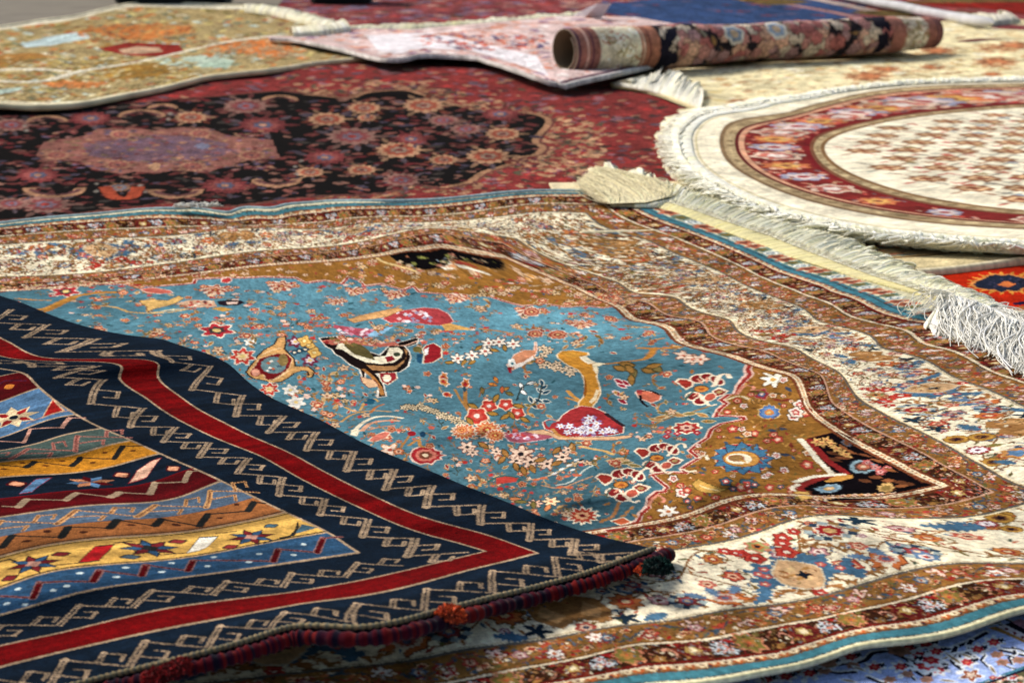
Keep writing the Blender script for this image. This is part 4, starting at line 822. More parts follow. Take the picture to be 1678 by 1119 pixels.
    def flecks(a, b, n, pal, sz, sd):
        r = random.Random(sd)
        for _ in range(n):
            d = r.uniform(a+.004, b-.004); k = r.random()
            if k < .32: p = (r.uniform(d, 2.1), d)
            elif k < .72: p = (d, r.uniform(d, RW-d))
            else: p = (r.uniform(d, 2.1), RW-d)
            stamp(W, [('p', LEAFP*[1,.8], r.choice(pal))], p, r.uniform(.6,1.3)*sz, r.uniform(0,6.28))
    PL = [S(104,64,34), S(84,76,40), S(136,50,36), S(186,120,70), S(66,76,80), S(60,36,22), S(170,116,52), S(120,84,36), S(150,100,42), S(200,160,110)]
    flecks(L[4], L[5], 6500, PL, .0028, 1); flecks(L[6], L[7], 6000, PL, .0028, 2)
    flecks(L[3], L[4], 2600, [S(40,18,18), S(150,60,44), S(120,90,44), S(200,130,100), S(110,24,30), S(120,120,120)], .0036, 3); flecks(L[7], L[8], 2400, [S(40,18,18), S(150,60,44), S(120,90,44), S(200,130,100), S(110,24,30), S(120,120,120)], .0036, 4)
    flecks(L[5]+.008, L[6]-.008, 1200, [S(150,94,44), S(120,104,52), S(160,56,40), S(80,112,140), S(190,104,72), S(110,64,36)], .0034, 5)
    rr_ = random.Random(77); DP = [S(222,206,170), S(134,88,40), S(110,80,40), S(150,100,46), S(96,84,46), S(130,62,38), S(84,58,34), S(92,104,108), S(170,120,66)]
    for _ in range(9000):
        d = rr_.uniform(L[5]+.006, L[6]-.006); p = (d, RW-d-(RW-d-max(d, .8))*abs(rr_.gauss(0, .42))) if rr_.random() < .55 else (rr_.uniform(d, 2.1), RW-d)
        stamp(W, [('p', LEAFP*[1,.75], rr_.choice(DP))], p, rr_.uniform(.004,.0095), rr_.uniform(0,6.28))
    for a, b in ((L[3], L[4]), (L[7], L[8])):
        for _ in range(3000):
            d = rr_.uniform(a+.003, b-.003); k = rr_.random(); p = (rr_.uniform(d, 2.1), d) if k < .35 else (d, rr_.uniform(d, RW-d)) if k < .75 else (rr_.uniform(d, 2.1), RW-d)
            stamp(W, [('p', LEAFP*[1,.8], rr_.choice(DP+[S(150,100,44), S(164,112,54)]))], p, rr_.uniform(.0025,.0045), rr_.uniform(0,6.28))
    Lm = W.I@np.array([.3,.59,.11], np.float32); W.I = (Lm[..., None]*.14+W.I*.84).astype(np.float32)
    grain(W, .06, 9, .025)
    return W
# ------------------------------------------------------------------ the other rugs: frames and weaves
class Plane:
    """a rug lying square in a turned frame; near and far edges may be traced"""
    def __init__(s, o, th, near=None, far=None, W=1.):
        s.o = ground(*o); th = math.radians(th); s.x = np.array([math.cos(th), math.sin(th)]); s.y = np.array([-s.x[1], s.x[0]])
        s.W = W; s.e = []
        for L in (near, far):
            if L is None: s.e.append(None); continue
            d = ground(*np.array(L, float).T)-s.o; u, v = d@s.x, d@s.y; k = np.argsort(u)
            s.e.append((u[k], v[k]))
    def edge(s, i, u, dflt):
        if s.e[i] is None: return np.full(np.shape(u), dflt)
        a, b = s.e[i]; w = .04
        return sum(np.interp(u+d*w, a, b) for d in (-1, -.5, 0, .5, 1))/5
    def uvg(s, g):
        d = g-s.o; u, v = d@s.x, d@s.y; a = s.edge(0, u, 0.); b = s.edge(1, u, s.W)
        return np.stack([u, (v-a)/(b-a)*s.W], -1)
    def uv(s, p): return s.uvg(ground(*np.asarray(p, float).T))
    def g(s, uv):
        u = uv[..., 0]; a = s.edge(0, u, 0.); b = s.edge(1, u, s.W)
        return s.o+u[..., None]*s.x+(a+uv[..., 1]/s.W*(b-a))[..., None]*s.y
class Round:
    """the round rug: polar frame with traced rings"""
    def __init__(s, c, rings):
        s.c = np.array(c); s.ph = np.linspace(0, 2*np.pi, 361); s.R = []
        for L in rings:
            d = ground(*np.array(L, float).T)-s.c; a = np.mod(np.arctan2(d[:, 1], d[:, 0]), 2*np.pi); r = np.hypot(*d.T); k = np.argsort(a); a, r = a[k], r[k]
            m = np.concatenate([[0], a, [2*np.pi]]); q = np.concatenate([[(r[0]+r[-1])/2], r, [(r[0]+r[-1])/2]])
            R = np.interp(s.ph, m, q); R = np.convolve(np.concatenate([R[-4:], R, R[:4]]), np.ones(9)/9, 'same')[4:-4]; s.R.append(R)
        s.R.append(s.R[-1]*0+.001); s.R = np.array(s.R); s.T = np.array([0, 1, 2, 3, 4, 10.])
    def ring(s, ph, t):
        i = np.clip(np.searchsorted(s.T, t, 'right')-1, 0, 4); f = (t-s.T[i])/(s.T[i+1]-s.T[i]); p = np.mod(ph, 2*np.pi)/(2*np.pi)*360; j = np.clip(p.astype(int), 0, 359); w = p-j
        a = s.R[i, j]*(1-w)+s.R[i, j+1]*w; b = s.R[i+1, j]*(1-w)+s.R[i+1, j+1]*w
        return a*(1-f)+b*f
    def g(s, uv): r = s.ring(uv[..., 0], uv[..., 1]); return s.c+np.stack([r*np.cos(uv[..., 0]), r*np.sin(uv[..., 0])], -1)
    def uvg(s, g):
        d = g-s.c; ph = np.mod(np.arctan2(d[..., 1], d[..., 0]), 2*np.pi); r = np.hypot(d[..., 0], d[..., 1]); t = np.zeros_like(r)
        for i in range(5):
            a = s.ring(ph, np.full_like(r, s.T[i])); b = s.ring(ph, np.full_like(r, s.T[i+1]-1e-9)); m = (r <= a)
            t = np.where(m, s.T[i]+np.clip((a-r)/(a-b+1e-9), 0, 1)*(s.T[i+1]-s.T[i]), t)
        return np.stack([ph, t], -1)
    def uv(s, p): return s.uvg(ground(*np.asarray(p, float).T))
def stamper(W, wp, minw=.004):
    """stamp motifs in photograph pixels (pxs) or in floor metres (gs) through a rug's frame"""
    def pxs(M, c, r, a=0., asp=.5):
        for m in M:
            Q = np.asarray(m[1])*r; Q = Q@np.array([[math.cos(a), math.sin(a)], [-math.sin(a), math.cos(a)]])*[1, asp]+np.asarray(c, float)
            W.poly(wp.uv(Q), m[-1]) if m[0] == 'p' else W.line(wp.uv(Q), minw, m[-1])
    def gs(M, g, r, a=0.):
        for m in M:
            Q = np.asarray(m[1])*r; Q = Q@np.array([[math.cos(a), math.sin(a)], [-math.sin(a), math.cos(a)]])+np.asarray(g, float)
            W.poly(wp.uvg(Q), m[-1]) if m[0] == 'p' else W.line(wp.uvg(Q), minw, m[-1])
    def pg(P, col): W.poly(wp.uv(P), col)
    def ln(P, w, col): W.line(wp.uv(spline(P, 4)), w, col)
    return pxs, gs, pg, ln
# lavender rug ------------------------------------------------------------------
PB = Plane((1500,1200), 19)
def weave_lav():
    LAV=S(164,184,236); W = Weave(axis((-.75,.45,.0011)), axis((-.05,.40,.0012)), LAV); px, gs, pg, ln = stamper(W, PB, .003)
    f = fr(1380,960,5.63); r = random.Random(4); WH=S(226,230,236); BK=S(24,24,40)
    RF = [('p', lob(7,.25,1.5,40), WH), ('p', lob(6,.2,.85,30), S(190,44,56)), ('p', lob(5,.2,.35,20), S(214,110,90)), ('p', lob(5,.4,.5,24)+[.9,-.7], BK)]
    TF = [('p', lob(6,.15,1.1,30), S(176,130,110)), ('p', lob(5,.15,.6,24), S(150,110,90))]
    LF = [('p', LEAFP*[1.5,.9], WH), ('p', LEAFP*[1.1,.5], S(150,130,100))]
    WF = [('p', lob(5,.1,1.,20), S(240,240,240))]
    # branches
    for P in ((600,600,780,570,1000,580,1050,560,1200,500,1330,430), (1050,560,1020,640,1020,700,1090,760,1150,800), (-200,740,0,720,200,690,280,620,400,600,540,560), (430,600,520,640,620,680,760,690,960,720), (1000,640,1150,620,1240,670), (860,520,880,470,960,470), (1160,560,1190,500), (1460,590,1560,610,1678,640), (240,840,330,880,400,900), (640,760,760,830,840,800), (-400,800,-200,760,-60,800,120,790)):
        Q = f(*P); ln([(x, y-2) for x, y in Q], .0075, WH); ln(Q, .0055, BK)
    for i in range(130):
        g = PB.g(np.array([r.uniform(-.7,.4), r.uniform(0,.38)])); a = r.uniform(0,6.28); gs([('l', np.array([(-1,0),(-.3,.2),(.3,-.1),(1,.1)]), .1, WH)], g, .022, a); gs([('l', np.array([(-1,0),(-.3,.2),(.3,-.1),(1,.1)])+[0,.1], .1, BK)], g, .022, a)
    for i, (x, y) in enumerate(((80,650),(300,745),(540,740),(610,570),(770,530),(870,600),(710,635),(890,770),(1150,700),(1250,580),(1400,515),(-120,700),(-300,800),(-520,830),(-700,860))): px(RF, f(x, y)[0], 11.5, .2, .55)
    for x, y in ((600,810),(780,860),(440,860),(1430,630),(1480,700),(1630,680),(100,730),(-160,780),(-420,760)): px(TF, f(x, y)[0], 10, .2, .5)
    for x, y, a in ((720,740,.7),(1150,640,.5),(980,650,-.6),(1390,770,1.2),(160,760,.6),(60,870,.3),(980,870,.2),(700,690,.2),(-100,740,-.4),(-300,730,.3)): px(LF, f(x, y)[0], 12, a, .6)
    for x, y in ((1080,795),(470,580),(20,690),(-250,850),(540,830),(-350,870)): px(WF, f(x, y)[0], 6, 0, .6)
    px([('p', lob(5,.3,1.3,40), WH), ('p', lob(5,.3,1.,40), S(150,80,50)), ('p', lob(5,.3,.55,30), S(214,190,170))], f(1190,820)[0], 14, .2, .55)
    for i in range(60):
        g = PB.g(np.array([r.uniform(-.7,.4), r.uniform(-.03,.36)])); k = r.random(); gs(RF if k < .35 else TF if k < .55 else LF if k < .8 else WF, g, .012*r.uniform(.8,1.1), r.uniform(0,6))
    # border on its right and near side
    pg(f(1240,895,1678,735,1900,650,1900,1300,1000,1300,1100,940), S(70,120,140)); pg(f(1300,910,1678,770,1900,690,1900,1300,1100,1300), S(90,86,60))
    for i in range(40): px(r.choice([tiny(S(200,70,60), CREAM), tiny(S(206,180,150)), tiny(S(60,60,50)), RF]), f(r.uniform(1350,1750), r.uniform(830,1000))[0], 6, 0, .5)
    ln(f(1290,912,1678,772,1900,690), .004, BK)
    pg(f(1340,380,1420,370,1678,490,1760,530,1760,560,1678,520,1500,440), S(176,130,70)); pg(f(1430,372,1500,350,1678,440,1760,480,1760,530,1678,490), S(224,214,220)); pg(f(1500,350,1560,330,1678,390,1800,440,1800,500,1678,440), BK); pg(f(1560,330,1640,300,1900,380,1900,470,1678,390), S(206,150,170))
    for x, y in ((1515,392),(1590,430),(1665,468),(1740,505)): pg(f(x-18,y-10,x+12,y-12,x+20,y+14,x-8,y+14), S(120,30,50))
    grain(W, .07, 12, .04); return W
# dark medallion rug ------------------------------------------------------------
PD = Plane((0,368), 10)
def weave_dark():
    RD=S(146,50,48); W = Weave(axis((-1.2,2.6,.005)), axis((-.5,4.6,.012)), RD); px, gs, pg, ln = stamper(W, PD, .012)
    r = random.Random(6); f = fr(0,140,3.227); h = fr(500,80,2.468); TN=S(176,134,96); BK=S(13,8,8); MV=S(132,90,94)
    # red ground clutter
    for _ in range(3200):
        x, y = r.uniform(150,1180), r.uniform(85,335)
        px([('p', LEAFP, r.choice([S(110,36,42), S(176,60,58), S(110,84,100), S(176,130,98), S(88,52,56), S(186,52,50), S(70,58,50), S(150,100,110)]))], (x, y), r.uniform(5,13), r.uniform(-.5,.5), .4)
    # tan vine frame of the field
    field = [(-200,196)]+f(0,140,180,130,330,120,560,105,800,88,1000,70,1180,58,1480,30)+h(0,185,60,190,180,200,240,180,330,170,420,170,500,195,560,215,640,235,700,250,850,255,950,270,985,300,930,370,960,400,930,430,860,440,820,470,720,500,660,540,560,560,440,545,320,580,200,590,100,590)+f(1500,600,1200,640,900,620,600,650,300,690,0,710)+[(-200,372)]
    q = np.array(field); 
    for _ in range(900):
        i = r.randrange(8, len(q)-8); p = q[i]+(q[i+1]-q[i])*r.random(); n = np.array([r.gauss(0,26), r.gauss(0,9)])
        if p[0] > 480: px([('p', LEAFP, r.choice([TN, S(190,150,110), S(150,100,70), S(110,60,60), S(80,80,60)]))], p+n, r.uniform(5,10), r.uniform(-.6,.6), .45)
    for _ in range(260): px([('p', LEAFP, r.choice([TN, S(200,160,116), S(160,60,56), S(90,80,60)]))], (r.uniform(870,990), r.uniform(195,290)), r.uniform(6,12), r.uniform(-.8,.8), .45)
    ln(field[1:-1], .05, S(120,70,60)); pg(field, BK); ln(field[9:30], .025, TN)
    # flowers on the black ground
    def fl(c, rr, cols, a=0):
        for i in range(9): px([('p', LEAFP, (cols[0]*.75, cols[1]*.7, S(90,80,90))[i % 3])], (c[0]+rr*1.1*math.cos(i*.7), c[1]+rr*.42*math.sin(i*.7)), rr*.30, i*.7, .4)
        px([('p', lob(13,.12,1.05,52), cols[0]), ('p', lob(11,.14,.74,44), cols[1]), ('p', lob(7,.2,.42,28), cols[2]), ('p', lob(0,0,.2,10), cols[3])], c, rr*.82, a, .34)
    def arc(c, rr, up, col=TN):
        t = np.linspace(0, math.pi, 9); P = [(c[0]+rr*math.cos(k), c[1]+(-1 if up else 1)*rr*.32*math.sin(k)) for k in t]; ln(P, .035, col); ln([(x, y+(3 if up else -3)) for x, y in P[1:-1]], .02, S(110,70,70))
    for _ in range(1500):
        x, y = r.uniform(-80,880), r.uniform(160,355)
        px([('p', LEAFP, r.choice([S(110,52,48), S(134,80,70), S(96,44,42), S(140,100,84), S(110,36,40), S(60,56,52), S(70,64,84)]))], (x, y), r.uniform(5,14), r.uniform(-.4,.4), .4) if inpoly((x, y), q) else None
    A=(S(128,52,54), S(150,76,72), S(90,100,130), S(190,140,110)); B=(S(150,112,100), S(140,70,70), S(120,110,130), S(176,60,50)); C=(S(190,150,110), S(170,80,56), S(150,130,110), S(120,50,50))
    for x, y, rr, k in ((480,175,38,A),(1190,530,42,A),(200,475,40,A),(240,630,46,B),(1300,110,40,B),(1390,210,44,A),(1010,170,30,C),(60,210,34,B),(60,625,30,B)): fl(f(x, y)[0], rr, k)
    for x, y, rr, k in ((90,285,34,C),(190,355,46,B),(80,440,38,A),(230,490,26,C),(390,530,34,B),(560,290,28,B),(650,325,28,B),(790,265,34,A),(800,345,32,C),(740,435,40,C),(480,230,38,C),(380,410,42,C),(560,450,26,C),(430,365,30,A),(250,280,18,C),(20,500,26,C),(240,240,30,C)): fl(h(x, y)[0], rr, k)
    for x, y, rr, u in ((250,190,26,1),(750,165,32,1),(930,555,36,0),(1460,500,32,0),(290,545,42,0),(860,120,18,1),(1480,80,24,1)): arc(f(x, y)[0], rr, u)
    fl(f(630,540)[0], 22, (S(150,110,80), S(110,120,140), S(150,130,110), S(170,60,50))); ln(f(560,540,600,590,690,595,730,540), .04, S(176,70,40))
    for x, y in ((510,520),(510,560),(740,530),(770,565),(1560,430),(1570,470),(1590,400),(900,150),(890,180),(130,215),(140,240)): px(tiny(S(140,140,130)), f(x, y)[0], 4, 0, .5)
    # medallion
    med = f(190,370,230,300,440,270,520,230,700,225,820,240,950,222,1100,225,1200,265,1440,290,1480,385,1300,400,1180,430,1100,460,920,450,830,465,720,455,640,470,480,440,420,400,230,400)
    pg(med, S(150,98,86)); pg(f(440,310,600,280,820,262,1050,275,1210,310,1190,370,1050,395,820,410,600,395,460,370), S(118,92,108))
    for _ in range(420): px([('p', LEAFP, r.choice([S(176,130,96), S(150,80,76), S(110,96,130), S(130,110,80), S(120,60,60), S(160,116,110)]))], f(r.uniform(220,1440), r.uniform(240,450))[0], r.uniform(4,9), r.uniform(-.5,.5), .4) if True else None
    for x, y, rr in ((620,420,26),(1020,430,26),(640,260,22),(1060,255,22),(300,370,24),(1330,370,26)): fl(f(x, y)[0], rr, (S(176,130,100), S(150,80,76), S(170,110,90), S(90,60,80)))
    px([('p', lob(8,.2,1,40), S(120,130,160))], f(1070,322)[0], 12, 0, .4); px([('p', lob(3,.1,1,20), S(190,150,110))], f(820,430)[0], 9, 1.5, .7)
    Lm = W.I@np.array([.3,.59,.11], np.float32); W.I = ((Lm[..., None]*.18+W.I*.84)*[.86,.80,.79]).astype(np.float32)
    grain(W, .10, 13, .04); return W
def inpoly(p, q):
    x, y = p; c = False; a = q; b = np.roll(q, -1, 0)
    m = ((a[:, 1] > y) != (b[:, 1] > y)); t = a[m, 0]+(y-a[m, 1])*(b[m, 0]-a[m, 0])/(b[m, 1]-a[m, 1]); return (np.sum(x < t) % 2) == 1
# olive rug ---------------------------------------------------------------------
PO = Plane((0,172), 8, [(-150,178),(0,172),(60,176),(130,172),(200,158),(270,145),(330,128),(400,120),(450,115),(520,103),(610,95),(700,82)],
           [(-150,60),(0,46),(60,36),(120,29),(165,18),(200,9),(240,5),(330,8),(400,11),(440,18),(500,31),(545,44),(600,60)], 5.)
def weave_olive():
    BSE=S(160,138,90); W = Weave(axis((-.9,2.4,.009)), axis((0,5.,.016)), BSE); px, gs, pg, ln = stamper(W, PO, .02); r = random.Random(2); f = fr(0,0,2.993)
    pal = [S(190,116,56), S(170,90,44), S(176,160,116), S(120,106,56), S(150,110,50), S(200,186,150), S(110,120,96), S(170,184,170), S(130,96,70), S(190,170,100)]
    def clutter(n, x0, x1, y0, y1, pal, s0=5, s1=11):
        for _ in range(n): px([('p', LEAFP, r.choice(pal))], (r.uniform(x0,x1), r.uniform(y0,y1)), r.uniform(s0,s1), r.uniform(-.7,.7), .45)
    clutter(1500, -60, 620, 5, 178, pal)
    pg(f(400,150,700,120,940,130,930,160,700,200,560,190), S(190,110,50)); pg(f(1040,230,1250,195,1480,200,1400,280,1200,260), S(200,110,50)); pg(f(200,410,330,390,540,405,480,430,260,430), S(204,120,60)); pg(f(480,240,640,205,880,220,900,250,800,280,640,275), S(140,36,28)); pg(f(580,245,680,228,780,235,800,255,700,265,600,262), S(176,140,110))
    pg(f(0,270,150,260,250,280,60,320,-60,330), S(160,110,50)); pg(f(500,330,760,310,860,350,700,390,520,370), S(150,106,40)); pg(f(100,215,250,180,420,160,440,190,250,225,130,235), S(176,196,196)); pg(f(740,290,1000,270,1160,300,1050,330,800,320), S(170,186,166)); pg(f(-100,450,100,430,120,445,-100,480), S(170,190,176)); pg(f(1000,310,1150,300,1120,335,980,335), S(150,170,150))
    clutter(260, 130, 320, 40, 70, [S(190,110,50), S(120,106,76), S(170,130,70), S(150,80,40)], 4, 8); clutter(200, 340, 500, 62, 95, [S(204,120,60), S(140,120,90), S(176,150,110)], 4, 8); clutter(300, 0, 320, 95, 135, [S(150,110,40), S(176,150,80), S(130,110,60), S(200,180,130)], 4, 9)
    clutter(260, 0, 440, 140, 172, [S(200,186,140), S(130,120,80), S(110,90,50), S(176,150,100)], 4, 7)
    for P in (f(0,400,200,400,400,350,700,300,1100,210,1400,170), f(0,345,150,340,330,350)): ln(P, .05, S(214,204,180))
    W.mask(lambda u, v: (v < .10), S(220,206,170)); W.mask(lambda u, v: (v > 4.62), S(222,210,180))
    Lm = W.I@np.array([.3,.59,.11], np.float32); W.I = (Lm[..., None]*.12+W.I*.86).astype(np.float32)
    grain(W, .16, 14, .03); return W
# pink rug, flat part -----------------------------------------------------------
PP = Plane((483,64), 12, [(440,62),(483,64),(560,80),(620,96),(660,97),(690,89),(740,91),(800,95),(850,113),(890,135),(918,142),(945,134),(1100,100),(1300,88),(1500,74)],
           [(440,60),(483,60),(560,47),(680,49),(760,39),(850,30),(960,26),(1050,29),(1120,43),(1180,54),(1300,46),(1500,30)], 3.)
def weave_pink():
    W = Weave(axis((-.15,3.6,.009)), axis((0,3.,.015)), S(206,180,176)); px, gs, pg, ln = stamper(W, PP, .02); r = random.Random(3)
    for _ in range(1100):
        y = r.uniform(28,140); px([('p', LEAFP, r.choice([S(214,196,196), S(206,150,130), S(190,120,96), S(226,214,210), S(150,120,140), S(200,160,150)]))], (r.uniform(480,1250), y), r.uniform(5,12), r.uniform(-.5,.5), .4)
    pg([(600,60),(700,52),(760,66),(880,92),(900,125),(860,110),(800,90),(740,82),(700,80),(660,88),(620,84)], S(226,218,222))
    ln([(680,60),(780,50),(860,40),(1000,36)], .05, S(186,110,76)); ln([(520,56),(600,50),(700,54)], .05, S(190,120,90)); ln([(680,66),(760,72),(860,74),(900,80)], .04, S(190,130,110))
    for _ in range(120): px([('p', LEAFP, r.choice([S(90,80,110), S(200,96,70), S(150,90,90)]))], (r.uniform(690,900), r.uniform(58,82)), r.uniform(4,8), r.uniform(-.6,.6), .5)
    W.mask(lambda u, v: (v < .10), S(84,56,70)); W.mask(lambda u, v: (v < .045), S(206,200,196))
    grain(W, .08, 15, .03); return W
# rose and black rolled part, woven as (along the roll, round it)
def weave_roll(L, C):
    W = Weave(axis((0,L,.006)), axis((0,C,.006)), S(30,24,30)); r = random.Random(5)
    X = lambda px: (px-925)/(1535-925)*L
    for a, b, c in ((925,958,S(146,84,70)),(958,1018,S(206,190,156)),(1018,1046,S(160,92,66)),(1434,1462,S(160,92,76)),(1462,1506,S(206,186,160)),(1506,1535,S(150,84,70))): W.mask(lambda u, v: (u >= X(a)) & (u < X(b)), c)
    for p, c in ((928,S(60,40,60)),(940,S(200,150,130)),(948,S(100,50,60)),(1022,S(206,160,130)),(1032,S(120,60,50)),(1525,S(80,50,60)),(1531,S(40,30,40))): W.line([(X(p), 0), (X(p), C)], .012, c)
    for _ in range(260):
        x = X(r.choice([r.uniform(958,1018), r.uniform(1462,1506)])); stamp(W, curl(r.choice([S(150,130,80), S(180,150,110), S(176,110,80), S(226,214,190)]), .3), (x, r.uniform(0, C)), .03, r.uniform(0,6))
    for _ in range(420):
        stamp(W, [('p', LEAFP, r.choice([S(130,90,44), S(150,100,60), S(96,70,50), S(176,90,70), S(120,110,90), S(44,44,50)]))], (X(r.uniform(1050,1434)), r.uniform(0,C)), r.uniform(.02,.04), r.uniform(0,6))
    for _ in range(420):
        c1 = r.choice([S(190,120,110), S(176,90,84), S(206,150,120), S(170,120,120), S(200,176,150)]); stamp(W, [('p', lob(6,.12,1.1,30), c1*.7), ('p', lob(6,.14,.9,30), c1), ('p', lob(5,.2,.55,24), c1*.85), ('p', lob(5,.2,.3,20), c1*1.1)], (X(r.uniform(1056,1430)), r.uniform(0,C)), r.uniform(.028,.048), r.uniform(0,6))
    for px_, v in ((1088,.55),(1165,.3),(1236,.32),(1236,.75)): stamp(W, [('p', lob(6,.1,1.1,30), S(206,196,180)), ('p', lob(6,.14,.8,30), S(130,150,176)), ('p', lob(0,0,.45,14), S(206,170,130))], (X(px_), v*C), .06, .2)
    for p0 in (1062, 1420):
        for _ in range(16): stamp(W, serr(S(22,20,34)), (X(p0+r.uniform(-7,7)), r.uniform(0,C)), .06, r.uniform(0,6))
    Lm = W.I@np.array([.3,.59,.11], np.float32); W.I = np.clip(Lm[..., None]*.22+W.I*.82+.05, 0, 1).astype(np.float32)
    grain(W, .08, 16, .03); return W
# navy rug at the back ----------------------------------------------------------
PN = Plane((480,50), 6, [(430,46),(500,40),(545,47),(620,49),(680,47),(840,36),(960,25),(1060,40),(1200,62),(1500,75),(1700,60)], None, 16.)
def weave_navy():
    W = Weave(axis((-.2,5.6,.012)), axis((0,16.,.06)), S(124,62,64)); px, gs, pg, ln = stamper(W, PN, .05); r = random.Random(9)
    for _ in range(1500): px([('p', LEAFP, r.choice([S(150,70,66), S(96,50,60), S(110,96,116), S(160,120,110), S(130,44,46), S(90,60,50)]))], (r.uniform(440,1600), r.uniform(-8,60)), r.uniform(8,18), r.uniform(-.3,.3), .22)
    pg([(975,14),(1005,4),(1100,-6),(1400,-8),(1420,12),(1380,34),(1290,42),(1210,56),(1120,47),(1060,34),(1000,24)], S(46,66,104))
    for _ in range(150): px([('p', LEAFP, r.choice([S(56,74,110), S(90,84,110), S(110,60,70), S(40,56,90)]))], (r.uniform(985,1400), r.uniform(-4,50)), r.uniform(8,16), r.uniform(-.3,.3), .2)
    ln([(1320,-4),(1400,12),(1480,30)], .14, S(170,150,140)); ln([(1280,6),(1340,16),(1400,28)], .10, S(150,110,106)); ln([(1340,-6),(1440,12),(1540,32)], .12, S(120,40,40))
    grain(W, .10, 17, .03); return W
# cream rug ---------------------------------------------------------------------
PC_ = Plane((1100,150), 4, [(1003,139),(1060,147),(1100,160),(1150,182),(1250,215),(1420,290),(1600,350),(1900,360)],
            [(1003,137),(1030,128),(1100,110),(1200,70),(1400,50),(1700,20),(2100,10)], 5.)
PE = Plane((1400,436), 4, [(1200,380),(1330,418),(1400,436),(1480,448),(1560,442),(1678,426),(1900,400)], None, 1.2)
def weave_cream():
    CR=S(222,208,166); W = Weave(axis((-.23,3.4,.008)), axis((0,5.,.014)), CR); px, gs, pg, ln = stamper(W, PC_, .02); r = random.Random(10); f = fr(1118,0,2.993)
    for _ in range(420): px([('p', LEAFP, r.choice([S(230,218,180), S(206,186,130), S(236,228,200), S(190,160,116)]))], (r.uniform(1100,1720), r.uniform(30,200)), r.uniform(6,16), r.uniform(-.3,.3), .3)
    for x, y, rr in ((910,375,36),(1550,240,30),(1540,305,34),(1620,225,30),(1250,250,26),(500,490,14),(300,505,26),(620,470,16),(1520,365,16),(1230,330,20),(1000,340,22)):
        px([('p', lob(9,.2,1.1,40), S(190,150,110)), ('p', lob(7,.3,.85,36), S(146,96,66)), ('p', lob(5,.3,.45,30), S(190,120,80))], f(x, y)[0], rr, 0, .22)
    for _ in range(70): px([('p', LEAFP, r.choice([S(160,120,80), S(190,156,110)]))], (r.uniform(1180,1700), r.uniform(50,175)), r.uniform(6,14), r.uniform(-.5,.5), .3)
    for _ in range(420): px([('p', LEAFP, r.choice([S(186,160,116), S(206,180,134), S(196,150,110), S(214,200,160)]))], (r.uniform(1180,1710), r.uniform(40,190)), r.uniform(5,12), r.uniform(-.5,.5), .3)
    grain(W, .05, 18, .03); return W
def weave_beige():
    W = Weave(axis((-.6,1.6,.006)), axis((0,1.2,.006)), S(222,208,172)); r = random.Random(14)
    W.mask(lambda u, v: (v < .15), S(214,196,150)); W.mask(lambda u, v: (v >= .15) & (v < .42), S(160,134,92)); W.mask(lambda u, v: (v >= .42) & (v < .56), S(226,216,190))
    for _ in range(520): W.poly(LEAFP*[.04,.02]*r.uniform(.6,1.2)+[r.uniform(-.6,1.6), r.uniform(.17,.40)], r.choice([S(120,110,70), S(180,110,80), S(200,176,130), S(130,90,60), S(110,120,110)]))
    for _ in range(300): W.poly(LEAFP*[.04,.02]*r.uniform(.6,1.2)+[r.uniform(-.6,1.6), r.uniform(.58,1.1)], r.choice([S(170,150,110), S(180,130,100), S(200,176,130)]))
    W.line([(-.6,.15),(1.6,.15)], .012, S(110,84,50)); W.line([(-.6,.43),(1.6,.43)], .012, S(120,90,60))
    grain(W, .06, 28, .03); return W
# round rug ---------------------------------------------------------------------
RINGS = [
 [(1720,131),(1600,133),(1500,136),(1400,146),(1300,163),(1250,178),(1190,171),(1145,180),(1112,203),(1098,240),(1104,266),(1130,292),(1180,322),(1250,352),(1330,376),(1400,387),(1444,394),(1509,400),(1579,405),(1678,411),(1740,412)],
 [(1740,137),(1678,137),(1586,139),(1502,142),(1435,149),(1369,164),(1318,177),(1285,190),(1252,190),(1232,187),(1210,196),(1193,204),(1186,217),(1183,234),(1186,248),(1205,274),(1252,301),(1302,322),(1385,344),(1486,361),(1552,369),(1678,375),(1740,376)],
 [(1740,144),(1678,144),(1586,146),(1502,150),(1435,158),(1369,173),(1318,188),(1270,200),(1230,206),(1218,215),(1212,234),(1214,248),(1228,267),(1285,301),(1385,331),(1486,350),(1678,367),(1740,368)],
 [(1740,170),(1678,170),(1586,177),(1502,185),(1435,196),(1369,212),(1340,220),(1327,238),(1332,256),(1345,274),(1385,297),(1452,321),(1552,342),(1678,354),(1740,356)],
 [(1740,177),(1678,177),(1586,184),(1502,193),(1419,209),(1375,222),(1352,238),(1354,250),(1365,264),(1419,294),(1519,324),(1678,346),(1740,348)]]
PR = Round((2.6,5.6), RINGS)
